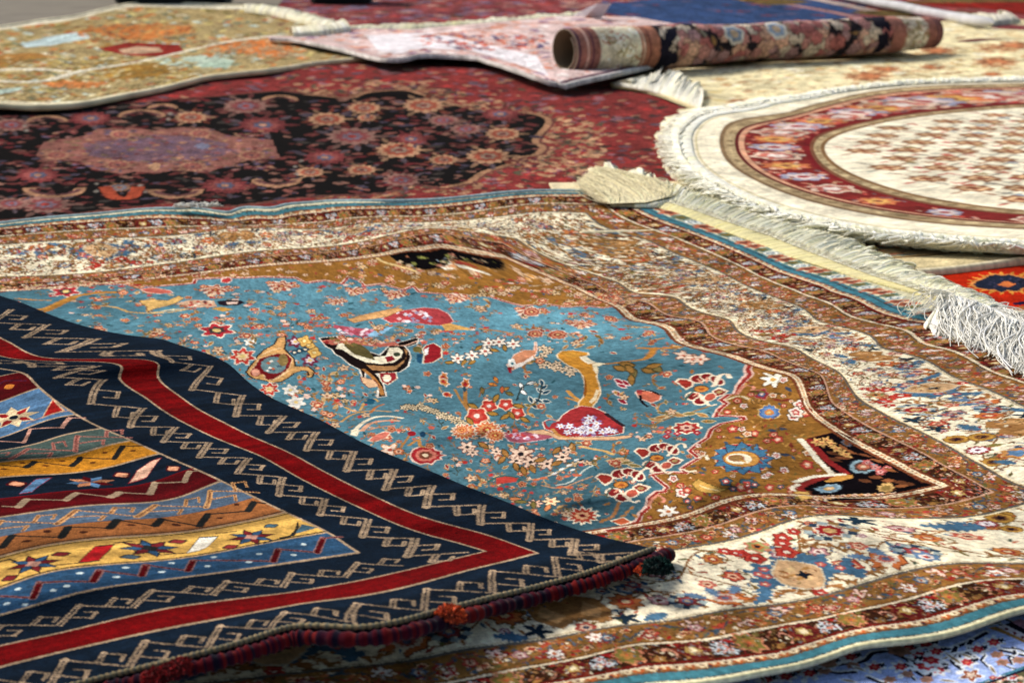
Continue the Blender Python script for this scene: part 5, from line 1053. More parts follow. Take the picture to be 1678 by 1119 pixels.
def weave_round():
    W = Weave(axis((0,1.3,.006),(1.3,4.9,.003),(4.9,2*np.pi,.006)), axis((.2,4.,.03),(4.,10.,.04)), S(232,222,196)); px, gs, pg, ln = stamper(W, PR, .02); r = random.Random(12)
    RB=S(112,34,32); TN=S(160,138,104)
    W.mask(lambda u, v: (v >= 1) & (v < 2), TN); W.mask(lambda u, v: (v >= 2) & (v < 3), RB); W.mask(lambda u, v: (v >= 3) & (v < 4), TN)
    for t, w, c in ((1.05,.08,S(120,96,70)),(1.9,.12,S(90,30,30)),(2.03,.05,S(200,150,120)),(2.97,.05,S(110,26,30)),(3.15,.12,S(110,70,50)),(3.85,.12,S(120,90,60))): W.mask(lambda u, v: (np.abs(v-t) < w), c)
    W.mask(lambda u, v: (v >= .52) & (v < .56), S(190,176,130)); W.mask(lambda u, v: (v < .4), S(240,234,212))
    for t in (1.5, 3.5):
        for ph in np.arange(1.2, 5., .03): W.poly(lob(4,.2,1,10)*[.009,.2]+[ph, t], r.choice([S(190,170,130), S(130,110,80)]))
    # red band: pale cartouches and rosettes
    i = 0
    for ph in np.arange(1.25, 4.9, .115):
        g = PR.g(np.array([ph, 2.5])); w = np.hypot(*(PR.g(np.array([ph, 2.1]))-PR.g(np.array([ph, 2.9]))))
        k = [[('p', lob(6,.14,1.1,36), S(206,180,160)), ('p', lob(6,.16,.8,36), S(170,90,80)), ('p', lob(5,.2,.45,24), S(216,200,190))], [('p', lob(8,.16,1.,36), S(190,110,70)), ('p', lob(6,.2,.6,30), S(206,160,90)), ('p', lob(0,0,.25,12), S(120,50,50))], [('p', lob(8,.14,1.,36), S(150,150,170)), ('p', lob(6,.2,.7,30), S(206,186,180)), ('p', lob(0,0,.3,12), S(150,50,56))]][i % 3]
        gs(k, g, w*.42, ph); 
        for _ in range(16): g2 = PR.g(np.array([ph+r.uniform(-.06,.06), 2.5+r.choice((-1,1))*r.uniform(.12,.42)])); gs([('p', LEAFP, r.choice([S(200,120,100), S(170,140,110), S(190,80,70), S(120,30,36), S(110,100,100), S(214,176,150)]))], g2, w*.11, ph+1.57+r.uniform(-.6,.6))
        i += 1
    # ivory centre: rows of small palmettes in an ogee lattice
    c = PR.c
    for i in range(-16, 17):
        for j in range(-14, 15):
            g = c+np.array([i*.165+(j % 2)*.08+r.uniform(-.012,.012), j*.19+r.uniform(-.015,.015)]); t = PR.uvg(g)[1]
            if t < 4.35: continue
            gs([('p', lob(8,.16,1.1,32), S(136,92,64)), ('p', lob(6,.18,.7,30), S(206,170,130)), ('p', lob(4,.2,.4,20), S(130,70,50))], g, .056, 0)
            for a in (.8, 2.3, 3.9, 5.5):
                e = g+np.array([math.cos(a)*.10, math.sin(a)*.115])
                gs([('p', LEAFP*[1,.6], r.choice([S(150,150,140), S(176,136,110), S(190,110,96), S(130,120,110)]))], e, .035, a)
            if r.random() < .3: gs(tiny(S(176,60,60)), g+np.array([.1,.0]), .02)
            gs([('p', lob(5,.3,1,20), r.choice([S(130,140,150), S(176,100,80), S(150,130,90)]))], g+np.array([.1,.115*(1 if i%2 else -1)]), .022)
    grain(W, .06, 19, .02); return W
# orange rug --------------------------------------------------------------------
PG = Plane((1640,497), 12, None, None, 1.)
def weave_orange():
    W = Weave(axis((-1.0,.9,.004)), axis((-.25,1.2,.006)), S(176,40,20)); px, gs, pg, ln = stamper(W, PG, .008); r = random.Random(13); f = fr(1300,380,4.304)
    P = np.array(f(1270,375,1290,350,1350,330,1380,310,1430,300,1480,310,1520,300,1570,315,1640,330,1700,330,1760,350,1760,385,1700,400,1620,395,1570,420,1510,410,1470,425,1420,405,1370,405,1310,395)); c = P.mean(0)
    for k in range(22): a = k*.2856; pg([tuple(c+[math.cos(a+.1)*52, math.sin(a+.1)*13]), tuple(c+[math.cos(a)*72, math.sin(a)*20]), tuple(c+[math.cos(a-.1)*52, math.sin(a-.1)*13])], S(206,140,60))
    pg((P-c)*1.12+c, S(200,130,70)); pg(P, S(34,40,56)); pg(f(1440,372,1500,345,1570,368,1510,392), S(200,110,60)); 
    for k in range(12): a = k*.5236; pg([tuple(c+[math.cos(a)*14, math.sin(a)*5]), tuple(c+[math.cos(a+.2)*34, math.sin(a+.2)*9]), tuple(c+[math.cos(a+.3)*30, math.sin(a+.3)*7])], S(60,56,80))
    ln(f(1580,508,1627,500,1900,470), .02, S(24,24,50)); pg(f(1500,545,1678,510,1900,490,1900,600,1500,600), S(150,90,50)); ln(f(940,350,990,340,980,355), .012, S(214,130,50)); ln(f(1130,268,1200,262), .012, S(206,120,50))
    grain(W, .06, 20, .04); return W
# ------------------------------------------------------------------ relief: folds of the rugs, heights over the floor
def segd(g, L):
    d = np.full(g.shape[:-1], 9.)
    for a, b in zip(L[:-1], L[1:]):
        v = b-a; t = np.clip(((g-a)@v)/(v@v+1e-12), 0, 1); d = np.minimum(d, np.hypot(*np.moveaxis(g-a-t[..., None]*v, -1, 0)))
    return d
class Relief:
    def __init__(s, base, folds=(), bumps=0., scale=.3, seed=1, under=None, sharp=False):
        s.sharp = sharp
        s.b = base; s.f = [(ground(*np.array(P, float).T), a, w) for P, a, w in folds]; s.u = under; s.k = bumps; s.sc = scale
        r = np.random.default_rng(seed); n = 14; th = r.uniform(0, np.pi, n); fr_ = 2*np.pi/(scale*r.uniform(.6, 2.2, n)); s.w = np.stack([np.cos(th)*fr_, np.sin(th)*fr_], 1); s.p = r.uniform(0, 6.28, n)
    def prof(s, x): return np.exp(-x*x) if not s.sharp else np.exp(-1.25*(np.sqrt(x*x+.03)-.173))
    def __call__(s, g):
        z = np.full(g.shape[:-1], s.b)
        if s.u is not None: z = z+s.u(g)
        d = np.hypot(g[..., 0], g[..., 1])
        for P, a, w in s.f: z = z+np.clip(a, -.58*w*CAMH/d, .58*w*CAMH/d)*s.prof(segd(g, P)/w)
        if s.k:
            q = np.zeros(g.shape[:-1])
            for w, p in zip(s.w, s.p): q += np.sin(g@w+p)
            z = z+np.minimum(s.k, .13*s.sc*CAMH/d)*(q/math.sqrt(len(s.p))+1)*.5
        return z
# ------------------------------------------------------------------ materials
def principled(name):
    m = D.materials.new(name); m.use_nodes = True; return m, m.node_tree, m.node_tree.nodes['Principled BSDF']
def pile_mat(name, rough=1., sheen=.0, scale=700., bump=.35, ribs=0.):
    m, t, p = principled(name)
    a = t.nodes.new('ShaderNodeAttribute'); a.attribute_name = 'weave'
    tc = t.nodes.new('ShaderNodeTexCoord'); n = t.nodes.new('ShaderNodeTexNoise'); n.inputs['Scale'].default_value = scale; n.inputs['Detail'].default_value = 3
    t.links.new(tc.outputs['Object'], n.inputs['Vector'])
    n2 = t.nodes.new('ShaderNodeTexNoise'); n2.inputs['Scale'].default_value = 9; n2.inputs['Detail'].default_value = 4; t.links.new(tc.outputs['Object'], n2.inputs['Vector'])
    mr = t.nodes.new('ShaderNodeMapRange'); mr.inputs['From Min'].default_value = .3; mr.inputs['From Max'].default_value = .7; mr.inputs['To Min'].default_value = .84; mr.inputs['To Max'].default_value = 1.12; t.links.new(n2.outputs['Fac'], mr.inputs['Value'])
    h = t.nodes.new('ShaderNodeHueSaturation'); t.links.new(a.outputs['Color'], h.inputs['Color']); t.links.new(mr.outputs['Result'], h.inputs['Value']); t.links.new(h.outputs['Color'], p.inputs['Base Color'])
    b = t.nodes.new('ShaderNodeBump'); b.inputs['Strength'].default_value = bump; b.inputs['Distance'].default_value = .002; t.links.new(n.outputs['Fac'], b.inputs['Height']); t.links.new(b.outputs['Normal'], p.inputs['Normal'])
    p.inputs['Roughness'].default_value = rough; p.inputs['Specular IOR Level'].default_value = .0; p.inputs['Sheen Weight'].default_value = sheen; p.inputs['Sheen Roughness'].default_value = .45
    return m
def yarn_mat(name):
    m, t, p = principled(name); a = t.nodes.new('ShaderNodeAttribute'); a.attribute_name = 'weave'; t.links.new(a.outputs['Color'], p.inputs['Base Color']); p.inputs['Roughness'].default_value = .9; p.inputs['Specular IOR Level'].default_value = .1
    tr = t.nodes.new('ShaderNodeBsdfTranslucent'); t.links.new(a.outputs['Color'], tr.inputs['Color']); mx = t.nodes.new('ShaderNodeMixShader'); mx.inputs['Fac'].default_value = .12
    t.links.new(p.outputs['BSDF'], mx.inputs[1]); t.links.new(tr.outputs['BSDF'], mx.inputs[2]); o = [n for n in t.nodes if n.type == 'OUTPUT_MATERIAL'][0]; t.links.new(mx.outputs['Shader'], o.inputs['Surface'])
    return m
def plain_mat(name, col, col2=None, scale=60., rough=.85, sheen=.1, bump=.3):
    m, t, p = principled(name); lin = lambda c: tuple(((x/12.92) if x <= .04045 else ((x+.055)/1.055)**2.4) for x in c)+(1,)
    n = t.nodes.new('ShaderNodeTexNoise'); n.inputs['Scale'].default_value = scale; n.inputs['Detail'].default_value = 4; tc = t.nodes.new('ShaderNodeTexCoord'); t.links.new(tc.outputs['Object'], n.inputs['Vector'])
    r = t.nodes.new('ShaderNodeValToRGB'); r.color_ramp.elements[0].color = lin(col); r.color_ramp.elements[1].color = lin(col2 if col2 is not None else col); r.color_ramp.elements[0].position = .35; r.color_ramp.elements[1].position = .65
    t.links.new(n.outputs['Fac'], r.inputs['Fac']); t.links.new(r.outputs['Color'], p.inputs['Base Color'])
    b = t.nodes.new('ShaderNodeBump'); b.inputs['Strength'].default_value = bump; b.inputs['Distance'].default_value = .002; t.links.new(n.outputs['Fac'], b.inputs['Height']); t.links.new(b.outputs['Normal'], p.inputs['Normal'])
    p.inputs['Roughness'].default_value = rough; p.inputs['Specular IOR Level'].default_value = .2; p.inputs['Sheen Weight'].default_value = sheen
    return m
# ------------------------------------------------------------------ objects
def root(name, loc, label, cat, group=None, kind=None):
    o = D.objects.new(name, None); C.objects.link(o); o.location = loc; o['label'] = label; o['category'] = cat; o.empty_display_size = .1
    if group: o['group'] = group
    return o
def tag(o, label, cat, group=None):
    o['label'] = label; o['category'] = cat
    if group: o['group'] = group
    return o
def mesh(name, V, F, mat, parent=None, col=None, label=None, smooth=True):
    """V (n,3) world points; F (m,4) or (m,3) index array; col (n,3) sRGB per point"""
    V = np.asarray(V, np.float32); F = np.asarray(F, np.int32)
    off = np.array(parent.location if parent else V.mean(0), np.float32)
    me = D.meshes.new(name); n = F.shape[1]
    me.vertices.add(len(V)); me.vertices.foreach_set('co', (V-off).ravel())
    me.loops.add(F.size); me.loops.foreach_set('vertex_index', F.ravel()); me.polygons.add(len(F))
    me.polygons.foreach_set('loop_start', np.arange(0, F.size, n, dtype=np.int32)); me.polygons.foreach_set('loop_total', np.full(len(F), n, np.int32))
    if smooth: me.polygons.foreach_set('use_smooth', np.ones(len(F), bool))
    me.update(calc_edges=True)
    if col is not None:
        c = np.asarray(col, np.float32); c = np.where(c <= .04045, c/12.92, ((np.maximum(c, 0)+.055)/1.055)**2.4)
        a = me.color_attributes.new('weave', 'FLOAT_COLOR', 'POINT'); a.data.foreach_set('color', np.concatenate([c, np.ones((len(c), 1), np.float32)], 1).astype(np.float32).ravel())
    me.materials.append(mat); o = D.objects.new(name, me); C.objects.link(o)
    if parent: o.parent = parent
    else: o.location = off
    if label: o['label'] = label
    return o
def grid_faces(h, w, base=0):
    i = np.arange((h-1)*w).reshape(h-1, w)[:, :-1].ravel()+base
    return np.stack([i, i+1, i+1+w, i+w], 1)
def cubic(fine, coarse):
    """interpolation weights from coarse samples to the fine grid"""
    n = len(coarse); st = coarse[1]-coarse[0]; x = (fine-coarse[0])/st; i = np.clip(np.floor(x).astype(int), 1, n-3); t = x-i
    Wt = np.zeros((len(fine), n)); k = np.arange(len(fine))
    Wt[k, i-1] = -.5*t+t*t-.5*t**3; Wt[k, i] = 1-2.5*t*t+1.5*t**3; Wt[k, i+1] = .5*t+2*t*t-1.5*t**3; Wt[k, i+2] = -.5*t*t+.5*t**3
    return Wt
def sheet(name, wp, W, H, thick, mat, parent, label=None, rows=None, keep=None, exact=False):
    """the woven surface with its cut edge and its underside"""
    U, V, I = W.U, W.V, W.I
    if exact: uu, vv = np.meshgrid(U, V); G = wp.g(np.stack([uu, vv], -1))
    else:
        cu = np.linspace(U[0]-.02, U[-1]+.02, 150); cv = np.linspace(V[0]-.02, V[-1]+.02, 170); uu, vv = np.meshgrid(cu, cv)
        Gc = wp.g(np.stack([uu, vv], -1)); A = cubic(V, cv); B = cubic(U, cu)
        G = np.stack([A@Gc[..., k]@B.T for k in (0, 1)], -1)
    z = H(G); P = lift(G, z); h, w = z.shape
    pts = P.reshape(-1, 3); col = I.reshape(-1, 3); F = grid_faces(h, w)
    # cut edge and underside
    st = max(1, w//160), max(1, h//160)
    loop = np.concatenate([np.arange(w), np.arange(1, h)*w+w-1, (h-1)*w+np.arange(w-2, -1, -1), np.arange(h-2, 0, -1)*w])
    low = pts[loop].copy(); low[:, 2] = np.maximum(low[:, 2]-thick, .0005); n0 = len(pts); m = len(loop)
    k = np.arange(m); F = np.vstack([F, np.stack([loop, n0+k, n0+(k+1) % m, loop[(k+1) % m]], 1)])
    js = np.unique(np.append(np.arange(0, h, st[1]), h-1)); ks = np.unique(np.append(np.arange(0, w, st[0]), w-1))
    und = P[np.ix_(js, ks)].reshape(-1, 3).copy(); und[:, 2] = np.maximum(und[:, 2]-thick, .0005)
    F = np.vstack([F, grid_faces(len(js), len(ks), n0+m)[:, ::-1]])
    backc = np.full((m+len(und), 3), .45)*np.array([1, .92, .78]); backc[:m] = col[loop]*.8
    o = mesh(name, np.vstack([pts, low, und]), F, mat, parent, np.vstack([col, backc]), label)
    if P[1, 0, 1] != 0:      # faces up
        a, b, c = pts[0], pts[1], pts[w]; 
        if np.cross(b-a, c-a)[2] < 0: o.data.flip_normals()
    return o
def tube(P, R, k=8):
    """points and faces of a tube along P (n,3) with radii R"""
    P = np.asarray(P, float); n = len(P); R = np.broadcast_to(R, n); T = np.gradient(P, axis=0); T /= np.linalg.norm(T, axis=1)[:, None]+1e-12
    up = np.array([0, 0, 1.]); S_ = np.cross(T, up); S_ /= np.linalg.norm(S_, axis=1)[:, None]+1e-9; Q = np.cross(S_, T)
    a = np.linspace(0, 2*np.pi, k, endpoint=False)
    V = P[:, None]+R[:, None, None]*(np.cos(a)[None, :, None]*S_[:, None]+np.sin(a)[None, :, None]*Q[:, None])
    i, j = np.meshgrid(np.arange(n-1), np.arange(k), indexing='ij'); q = (j+1) % k
    F = np.stack([i*k+j, i*k+q, (i+1)*k+q, (i+1)*k+j], -1).reshape(-1, 4)
    return V.reshape(-1, 3), F
def cord(name, P, R, mat, parent, colf=None, k=10, label=None):
    R = np.array(np.broadcast_to(R, len(P)), float); R[0] = R[-1] = 1e-5; R[1] *= .75; R[-2] *= .75
    V, F = tube(P, R, k); n = len(P); V = np.vstack([V, P[:1], P[-1:]])
    e = np.arange(k); c0 = np.stack([np.full(k, n*k), (e+1) % k, e, e], 1); c1 = np.stack([np.full(k, n*k+1), (n-1)*k+e, (n-1)*k+(e+1) % k, (n-1)*k+(e+1) % k], 1)
    col = None
    if colf is not None: col = np.vstack([np.repeat(colf(np.arange(n)), k, 0).reshape(-1, 3), colf(np.array([0, n-1]))]) if colf(np.arange(2)).ndim == 2 else None
    # close the two ends with triangles doubled as quads is unsafe: build them as small fans of the ring instead
    return mesh(name, V[:-2], F, mat, parent, None if col is None else col[:-2], label)
def resample(P, step):
    P = np.asarray(P, float); d = np.concatenate([[0], np.cumsum(np.linalg.norm(np.diff(P, axis=0), axis=1))]); n = max(3, int(d[-1]/step)); t = np.linspace(0, d[-1], n)
    return np.stack([np.interp(t, d, P[:, k]) for k in range(P.shape[1])], 1)
def strands(name, A, B, n, mat, parent, r0=.0012, seg=7, arch=.02, mess=.02, cols=None, seed=1, spread=.04, label=None, za=0., zb=0.):
    """loose yarns from curve A to curve B (both (m,3))"""
    r = np.random.default_rng(seed); A = resample(A, .002); B = resample(B, .002)
    t = r.uniform(0, 1, n); t.sort(); ta = (t*(len(A)-1)).astype(int); tb = (np.clip(t+r.normal(0, spread, n), 0, 1)*(len(B)-1)).astype(int)
    a = A[ta]; b = B[tb]+r.normal(0, mess*.5, (n, 3))*[1, 1, .15]; l = r.uniform(.7, 1.12, n)[:, None]; b = a+(b-a)*l
    s = np.linspace(0, 1, seg)[None, :, None]; P = a[:, None]*(1-s)+b[:, None]*s
    side = r.normal(0, mess, (n, 1, 3))*[1, 1, .2]; P = P+side*np.sin(s*np.pi)*.9+r.normal(0, mess*.45, (n, 1, 3))*np.sin(s*2*np.pi)*[1, 1, .3]
    P[..., 2] += (np.sin(s[..., 0]*np.pi)**.8)*np.abs(r.normal(arch, arch*.6, (n, 1)))+za
    T = np.gradient(P, axis=1); T /= np.linalg.norm(T, axis=2)[..., None]+1e-12; S_ = np.cross(T, [0, 0, 1.]); S_ /= np.linalg.norm(S_, axis=2)[..., None]+1e-9; Q = np.cross(S_, T)
    k = 4; an = np.linspace(0, 2*np.pi, k, endpoint=False)+.5; rad = (r0*r.uniform(.7, 1.3, (n, 1))*np.linspace(1, .55, seg)[None])[..., None, None]
    V = P[:, :, None]+rad*(np.cos(an)[None, None, :, None]*S_[:, :, None]+np.sin(an)[None, None, :, None]*Q[:, :, None])
    i, j, q = np.meshgrid(np.arange(n), np.arange(seg-1), np.arange(k), indexing='ij'); q2 = (q+1) % k; base = i*seg*k
    F = np.stack([base+j*k+q, base+j*k+q2, base+(j+1)*k+q2, base+(j+1)*k+q], -1).reshape(-1, 4)
    c0 = S(226,214,176) if cols is None else cols; c = (c0*r.uniform(.82, 1.08, (n, 1)))[:, None, :]*np.ones((1, seg*k, 1))
    return mesh(name, V.reshape(-1, 3), F, mat, parent, np.clip(c.reshape(-1, 3), 0, 1), label)
def bed(A, B, H, mat, parent, thick=.010, seed=1, cols=None, nv=9, step=.0025, ragged=.25, label=None, name='fringe'):
    """a combed mass of fringe: a ridged body from the root curve A to the tips near curve B"""
    r = np.random.default_rng(seed); A = resample(A, step); n = len(A); B = resample(B, step/2); B = B[np.linspace(0, len(B)-1, n).astype(int)]
    sm = lambda x, k: np.convolve(np.pad(x, k, 'edge'), np.ones(2*k+1)/(2*k+1), 'valid')
    e = 1+ragged*(sm(r.normal(0, 1.6, n), 2)*.5+sm(r.normal(0, 2., n), 9)*.8); lean = sm(r.normal(0, 1, n), 22)*1.6+.12*r.normal(0, 1, n)
    v = np.linspace(0, 1, nv)[:, None]; T = np.gradient(A, axis=0); w = np.linalg.norm((B-A).mean(0))
    P = A[None]+(B-A)[None]*(v*e[None])[..., None]+(T/np.linalg.norm(T, axis=1)[:, None])[None]*((v**1.5)*lean*w*.22)[..., None]
    prof = np.sin(np.clip(v*.93+.07, 0, 1)*np.pi)**.6; rid = 1+.10*r.normal(0, 1, n)+.25*sm(r.normal(0, 1, n), 6)
    P[..., 2] += thick*prof*np.clip(rid, .3, 2.)[None]
    c0 = S(238,228,196) if cols is None else cols
    c = c0*(1+.05*r.normal(0, 1, (nv, n, 1))+.07*r.normal(0, 1, (1, n, 1))); c[..., 2] *= (1-.10*np.abs(sm(r.normal(0, 1, n), 3)))[None]
    # body folds under at both sides so that it reads as a mass
    lo = P[[0, -1]].copy(); lo[..., 2] -= thick*.9; V = np.concatenate([lo[:1], P, lo[1:]]); cc = np.concatenate([c[:1], c, c[-1:]])
    return mesh(name, V.reshape(-1, 3), grid_faces(nv+2, n), mat, parent, np.clip(cc.reshape(-1, 3), 0, 1), label)
def on(P, H, dz=0.):
    g = ground(*np.array(P, float).T); return lift(g, H(g)+dz)
def at(px, H, dz=0.): return on([px], H, dz)[0]
# ------------------------------------------------------------------ the folds
HF = Relief(0.)
H_or = Relief(.006, bumps=.004, scale=.8); H_lav = Relief(.006, bumps=.004, scale=.5)
H_dark = Relief(.004, [([(500,120),(700,150),(900,165)], .03, .25), ([(300,160),(420,165),(560,150)], .03, .2), ([(640,180),(760,230),(840,250)], .02, .2), ([(980,190),(1040,240),(1000,300)], .025, .15)], .006, .9, 3)
H_nav = Relief(.01, bumps=.04, scale=2., seed=8)
H_cream = Relief(.02, [([(1050,140),(1140,175)], .03, .12), ([(1480,441),(1678,420)], .02, .06)], .015, .9, 5)
H_oli = Relief(.012, [([(0,165),(130,168),(270,140),(400,115)], .03, .12), ([(0,100),(150,105),(340,85),(500,60)], .05, .3), ([(150,40),(300,30),(500,45)], .05, .4)], .05, 1.2, 6, under=H_dark)
H_pink = Relief(.014, [([(600,85),(660,88),(700,80)], .03, .12), ([(760,80),(850,100),(910,130)], .05, .15), ([(860,60),(960,50),(1100,50)], .10, .4), ([(500,60),(600,75)], .03, .15)], .03, .9, 7, under=lambda g: H_oli(g)*0+.05)
H_rnd = Relief(.045, [([(1240,185),(1300,200),(1340,230)], .04, .10), ([(1200,190),(1190,240)], .015, .1)], .02, 1.1, 9)
H_main = Relief(.017, [
 ([(1439,1050),(1439,1041),(1400,960),(1335,850),(1262,800),(1200,790)], .040, .085), ([(1678,940),(1640,900),(1600,830),(1580,770)], .020, .07), ([(1540,1035),(1500,960),(1480,900)], -.010, .05),
 ([(1700,660),(1600,622),(1540,600),(1450,570),(1370,530),(1290,490)], .034, .055), ([(1350,690),(1330,640),(1290,610),(1180,580),(1100,545)], .024, .05), ([(1440,760),(1400,720),(1330,700)], -.012, .05),
 ([(330,440),(430,450),(560,480),(700,530),(830,590)], .030, .10), ([(640,405),(720,395),(800,400),(870,430)], .040, .09), ([(900,470),(1000,520),(1060,560)], .022, .08),
 ([(900,840),(960,780),(1060,730),(1160,700)], .024, .07), ([(700,720),(800,700),(900,735),(960,745)], .016, .05), ([(480,600),(600,640),(700,660)], .014, .06), ([(1000,600),(1100,650),(1160,690)], -.004, .09),
 ([(1100,350),(1200,400),(1300,445),(1440,495)], .020, .06), ([(0,370),(200,352),(290,338)], .030, .10), ([(560,335),(700,325),(850,314)], .025, .10), ([(1200,470),(1250,520),(1240,560)], .014, .06),
 ([(1250,700),(1200,760),(1140,820)], .020, .07), ([(700,1119),(1000,1040),(1200,990)], .012, .05), ([(150,470),(300,500),(420,540)], .018, .07),
 ([(560,560),(680,600),(760,660),(840,690)], .03, .075), ([(880,640),(960,700),(1060,690)], .03, .06), ([(1060,600),(1120,660),(1110,720)], -.008, .08), ([(420,520),(520,545),(640,540)], .03, .09), ([(960,560),(1040,590),(1140,600)], .006, .09), ([(760,800),(860,790),(940,820),(1040,810)], .03, .06), ([(1180,640),(1240,700),(1260,760)], .03, .06),
 ([(640,650),(760,720),(840,730)], -.008, .08), ([(1100,920),(1160,960),(1200,1040)], .03, .06), ([(1520,830),(1560,900),(1570,960)], .03, .06), ([(700,470),(800,520),(880,600)], -.006, .09)], .018, .30, 11, sharp=True)
H_kil = Relief(.022, [
 ([(-200,470),(-40,545),(60,583),(190,592),(320,575)], .050, .085), ([(360,1075),(440,1050),(520,1030),(600,1035)], .040, .125), ([(0,880),(150,845),(300,840)], .016, .06), ([(0,740),(120,735),(220,715)], .014, .05),
 ([(300,640),(420,720),(560,790),(700,850)], .012, .05), ([(0,980),(200,930),(400,900)], .012, .06), ([(800,960),(900,930),(1000,905)], .010, .05), ([(420,640),(560,705),(700,770)], .014, .05)], .006, .3, 12, under=H_main)
M_pile = pile_mat('wool_pile'); M_flat = pile_mat('flat_weave', sheen=.02, scale=420, bump=.8); M_yarn = pile_mat('cotton_yarn', sheen=.1, scale=300, bump=.2); M_fr = yarn_mat('fringe_yarn'); M_far = pile_mat('wool_pile_far', sheen=.03, scale=250, bump=.5)
# the floor
fl = plain_mat('concrete', (.46,.43,.38), (.40,.37,.33), 3., .8, 0., .2)
g = np.array([[-60, -5, -.004], [60, -5, -.004], [60, 140, -.004], [-60, 140, -.004]]); o = mesh('floor', g, [[0, 1, 2, 3]], fl); o['kind'] = 'structure'
def binding(wp, W, H, v, r, mat, parent, col, off=0., name='binding', u0=None, u1=None, step=.006, label=None, dz=0.):
    u = np.arange(W.U[0] if u0 is None else u0, W.U[-1] if u1 is None else u1, step); g = wp.g(np.stack([u, np.full_like(u, v)], 1)); P = lift(g, H(g)+dz)
    P[:, 2] -= r*.3
    return cord(name, P, r, mat, parent, lambda i: np.stack([col*(1+.10*math.sin(k*1.7)*math.cos(k*.53)) for k in i]), 8, label)
# navy rug far behind
rt = root('rug', at((1200,30), H_nav), 'far navy and dark red rug lying behind the rolled up rug at the top', 'rug', 'rugs spread on the floor')
W = weave_navy(); sheet('pile', PN, W, H_nav, .012, M_far, rt)
bed(on([(555,56),(680,54),(760,47),(840,41),(958,30)], H_nav, .03), on([(562,46),(680,45),(760,38),(840,32),(960,22)], H_nav, .05), H_nav, M_fr, rt, .03, 76, S(226,220,196), step=.02, ragged=.3)
P = resample(on([(1370,-9),(1400,-3),(1440,5),(1480,12),(1520,21),(1560,28),(1600,35),(1630,38)], H_nav, .05), .05); cord('edge_roll', P, .035, M_yarn, rt, lambda i: np.stack([S(196,196,200)]*len(i)), 12, 'pale grey rolled edge')
bed(on([(1580,38),(1620,40),(1672,36)], H_nav, .02), on([(1560,22),(1610,22),(1650,28)], H_nav, .05), H_nav, M_fr, rt, .03, 77, S(214,208,196), step=.02, ragged=.3, label='thick cream fringe at the right end')
# red and olive rug at the upper right
PX = Plane((1560,26), 8, None, None, 1.); W = Weave(axis((-1.,3.,.03)), axis((0,9.,.1)), S(120,26,20)); W.mask(lambda u, v: (v > 1.6), S(96,78,44)); W.mask(lambda u, v: (u < .35), S(96,78,44)); scatter(W, -1, 3, 1.6, 9, .35, [[('p', LEAFP*[1,.6], c)] for c in (S(140,110,60), S(60,56,40), S(110,60,40))], .15); grain(W, .12, 30, .02)
rt = root('rug', at((1620,20), HF), 'dark red and olive rug at the top right corner beyond the cream one', 'rug', 'rugs spread on the floor'); sheet('pile', PX, W, Relief(.012, bumps=.03, scale=1.5), .01, M_far, rt, exact=True)
# orange rug
rt = root('rug', at((1600,470), H_or), 'bright orange red rug with a dark blue star shape at the right edge', 'rug', 'rugs spread on the floor'); sheet('pile', PG, weave_orange(), H_or, .006, M_pile, rt)
# cream rug
rt = root('rug', at((1400,150), H_cream), 'plain cream rug with small brown flowers lying under the round rug', 'rug', 'rugs spread on the floor'); W = weave_cream(); sheet('pile', PC_, W, H_cream, .014, M_far, rt, exact=True)
bed(on([(1060,147),(1100,158),(1148,178)], H_cream, .004), on([(1048,128),(1110,120),(1166,156)], H_cream, .03), H_cream, M_fr, rt, .010, 74, S(232,228,216), step=.006, ragged=.25)
bed(on([(1008,139),(1035,143),(1070,149)], H_cream, .004), on([(1030,132),(1060,126),(1085,122)], H_cream, .03), H_cream, M_fr, rt, .010, 75, S(228,224,212), step=.006, ragged=.25)
# dark medallion rug
rt = root('rug', at((1500,440), H_or, .01), 'strip of a beige bordered rug showing between the round rug and the orange one', 'rug', 'rugs spread on the floor'); H_be = Relief(.014, [([(1480,441),(1678,420)], .02, .06)]); W = weave_beige(); sheet('pile', PE, W, H_be, .008, M_far, rt, exact=True); binding(PE, W, H_be, 0., .012, M_yarn, rt, S(222,208,172))
rt = root('rug', at((500,250), H_dark), 'dark red rug with a black flowered field and oval medallion, behind the blue carpet', 'rug', 'rugs spread on the floor'); sheet('pile', PD, weave_dark(), H_dark, .012, M_far, rt)
# olive rug
rt = root('rug', at((250,100), H_oli), 'olive and beige rug with orange patches and a cream edge at the upper left', 'rug', 'rugs spread on the floor'); W = weave_olive(); sheet('pile', PO, W, H_oli, .014, M_far, rt, exact=True)
binding(PO, W, H_oli, 0., .014, M_yarn, rt, S(226,212,176), step=.03); binding(PO, W, H_oli, 5., .02, M_yarn, rt, S(222,210,180), step=.05)
bed(on([(400,17),(450,24),(500,37),(545,50)], H_oli, .02), on([(402,10),(455,14),(505,26),(560,42)], H_oli, .03), H_oli, M_fr, rt, .03, 78, S(232,226,206), step=.015, ragged=.2); bed(on([(480,60),(520,58),(575,50)], H_oli, .04), on([(476,50),(512,46),(560,40)], H_oli, .05), H_oli, M_fr, rt, .03, 79, S(236,230,214), step=.015, ragged=.2)
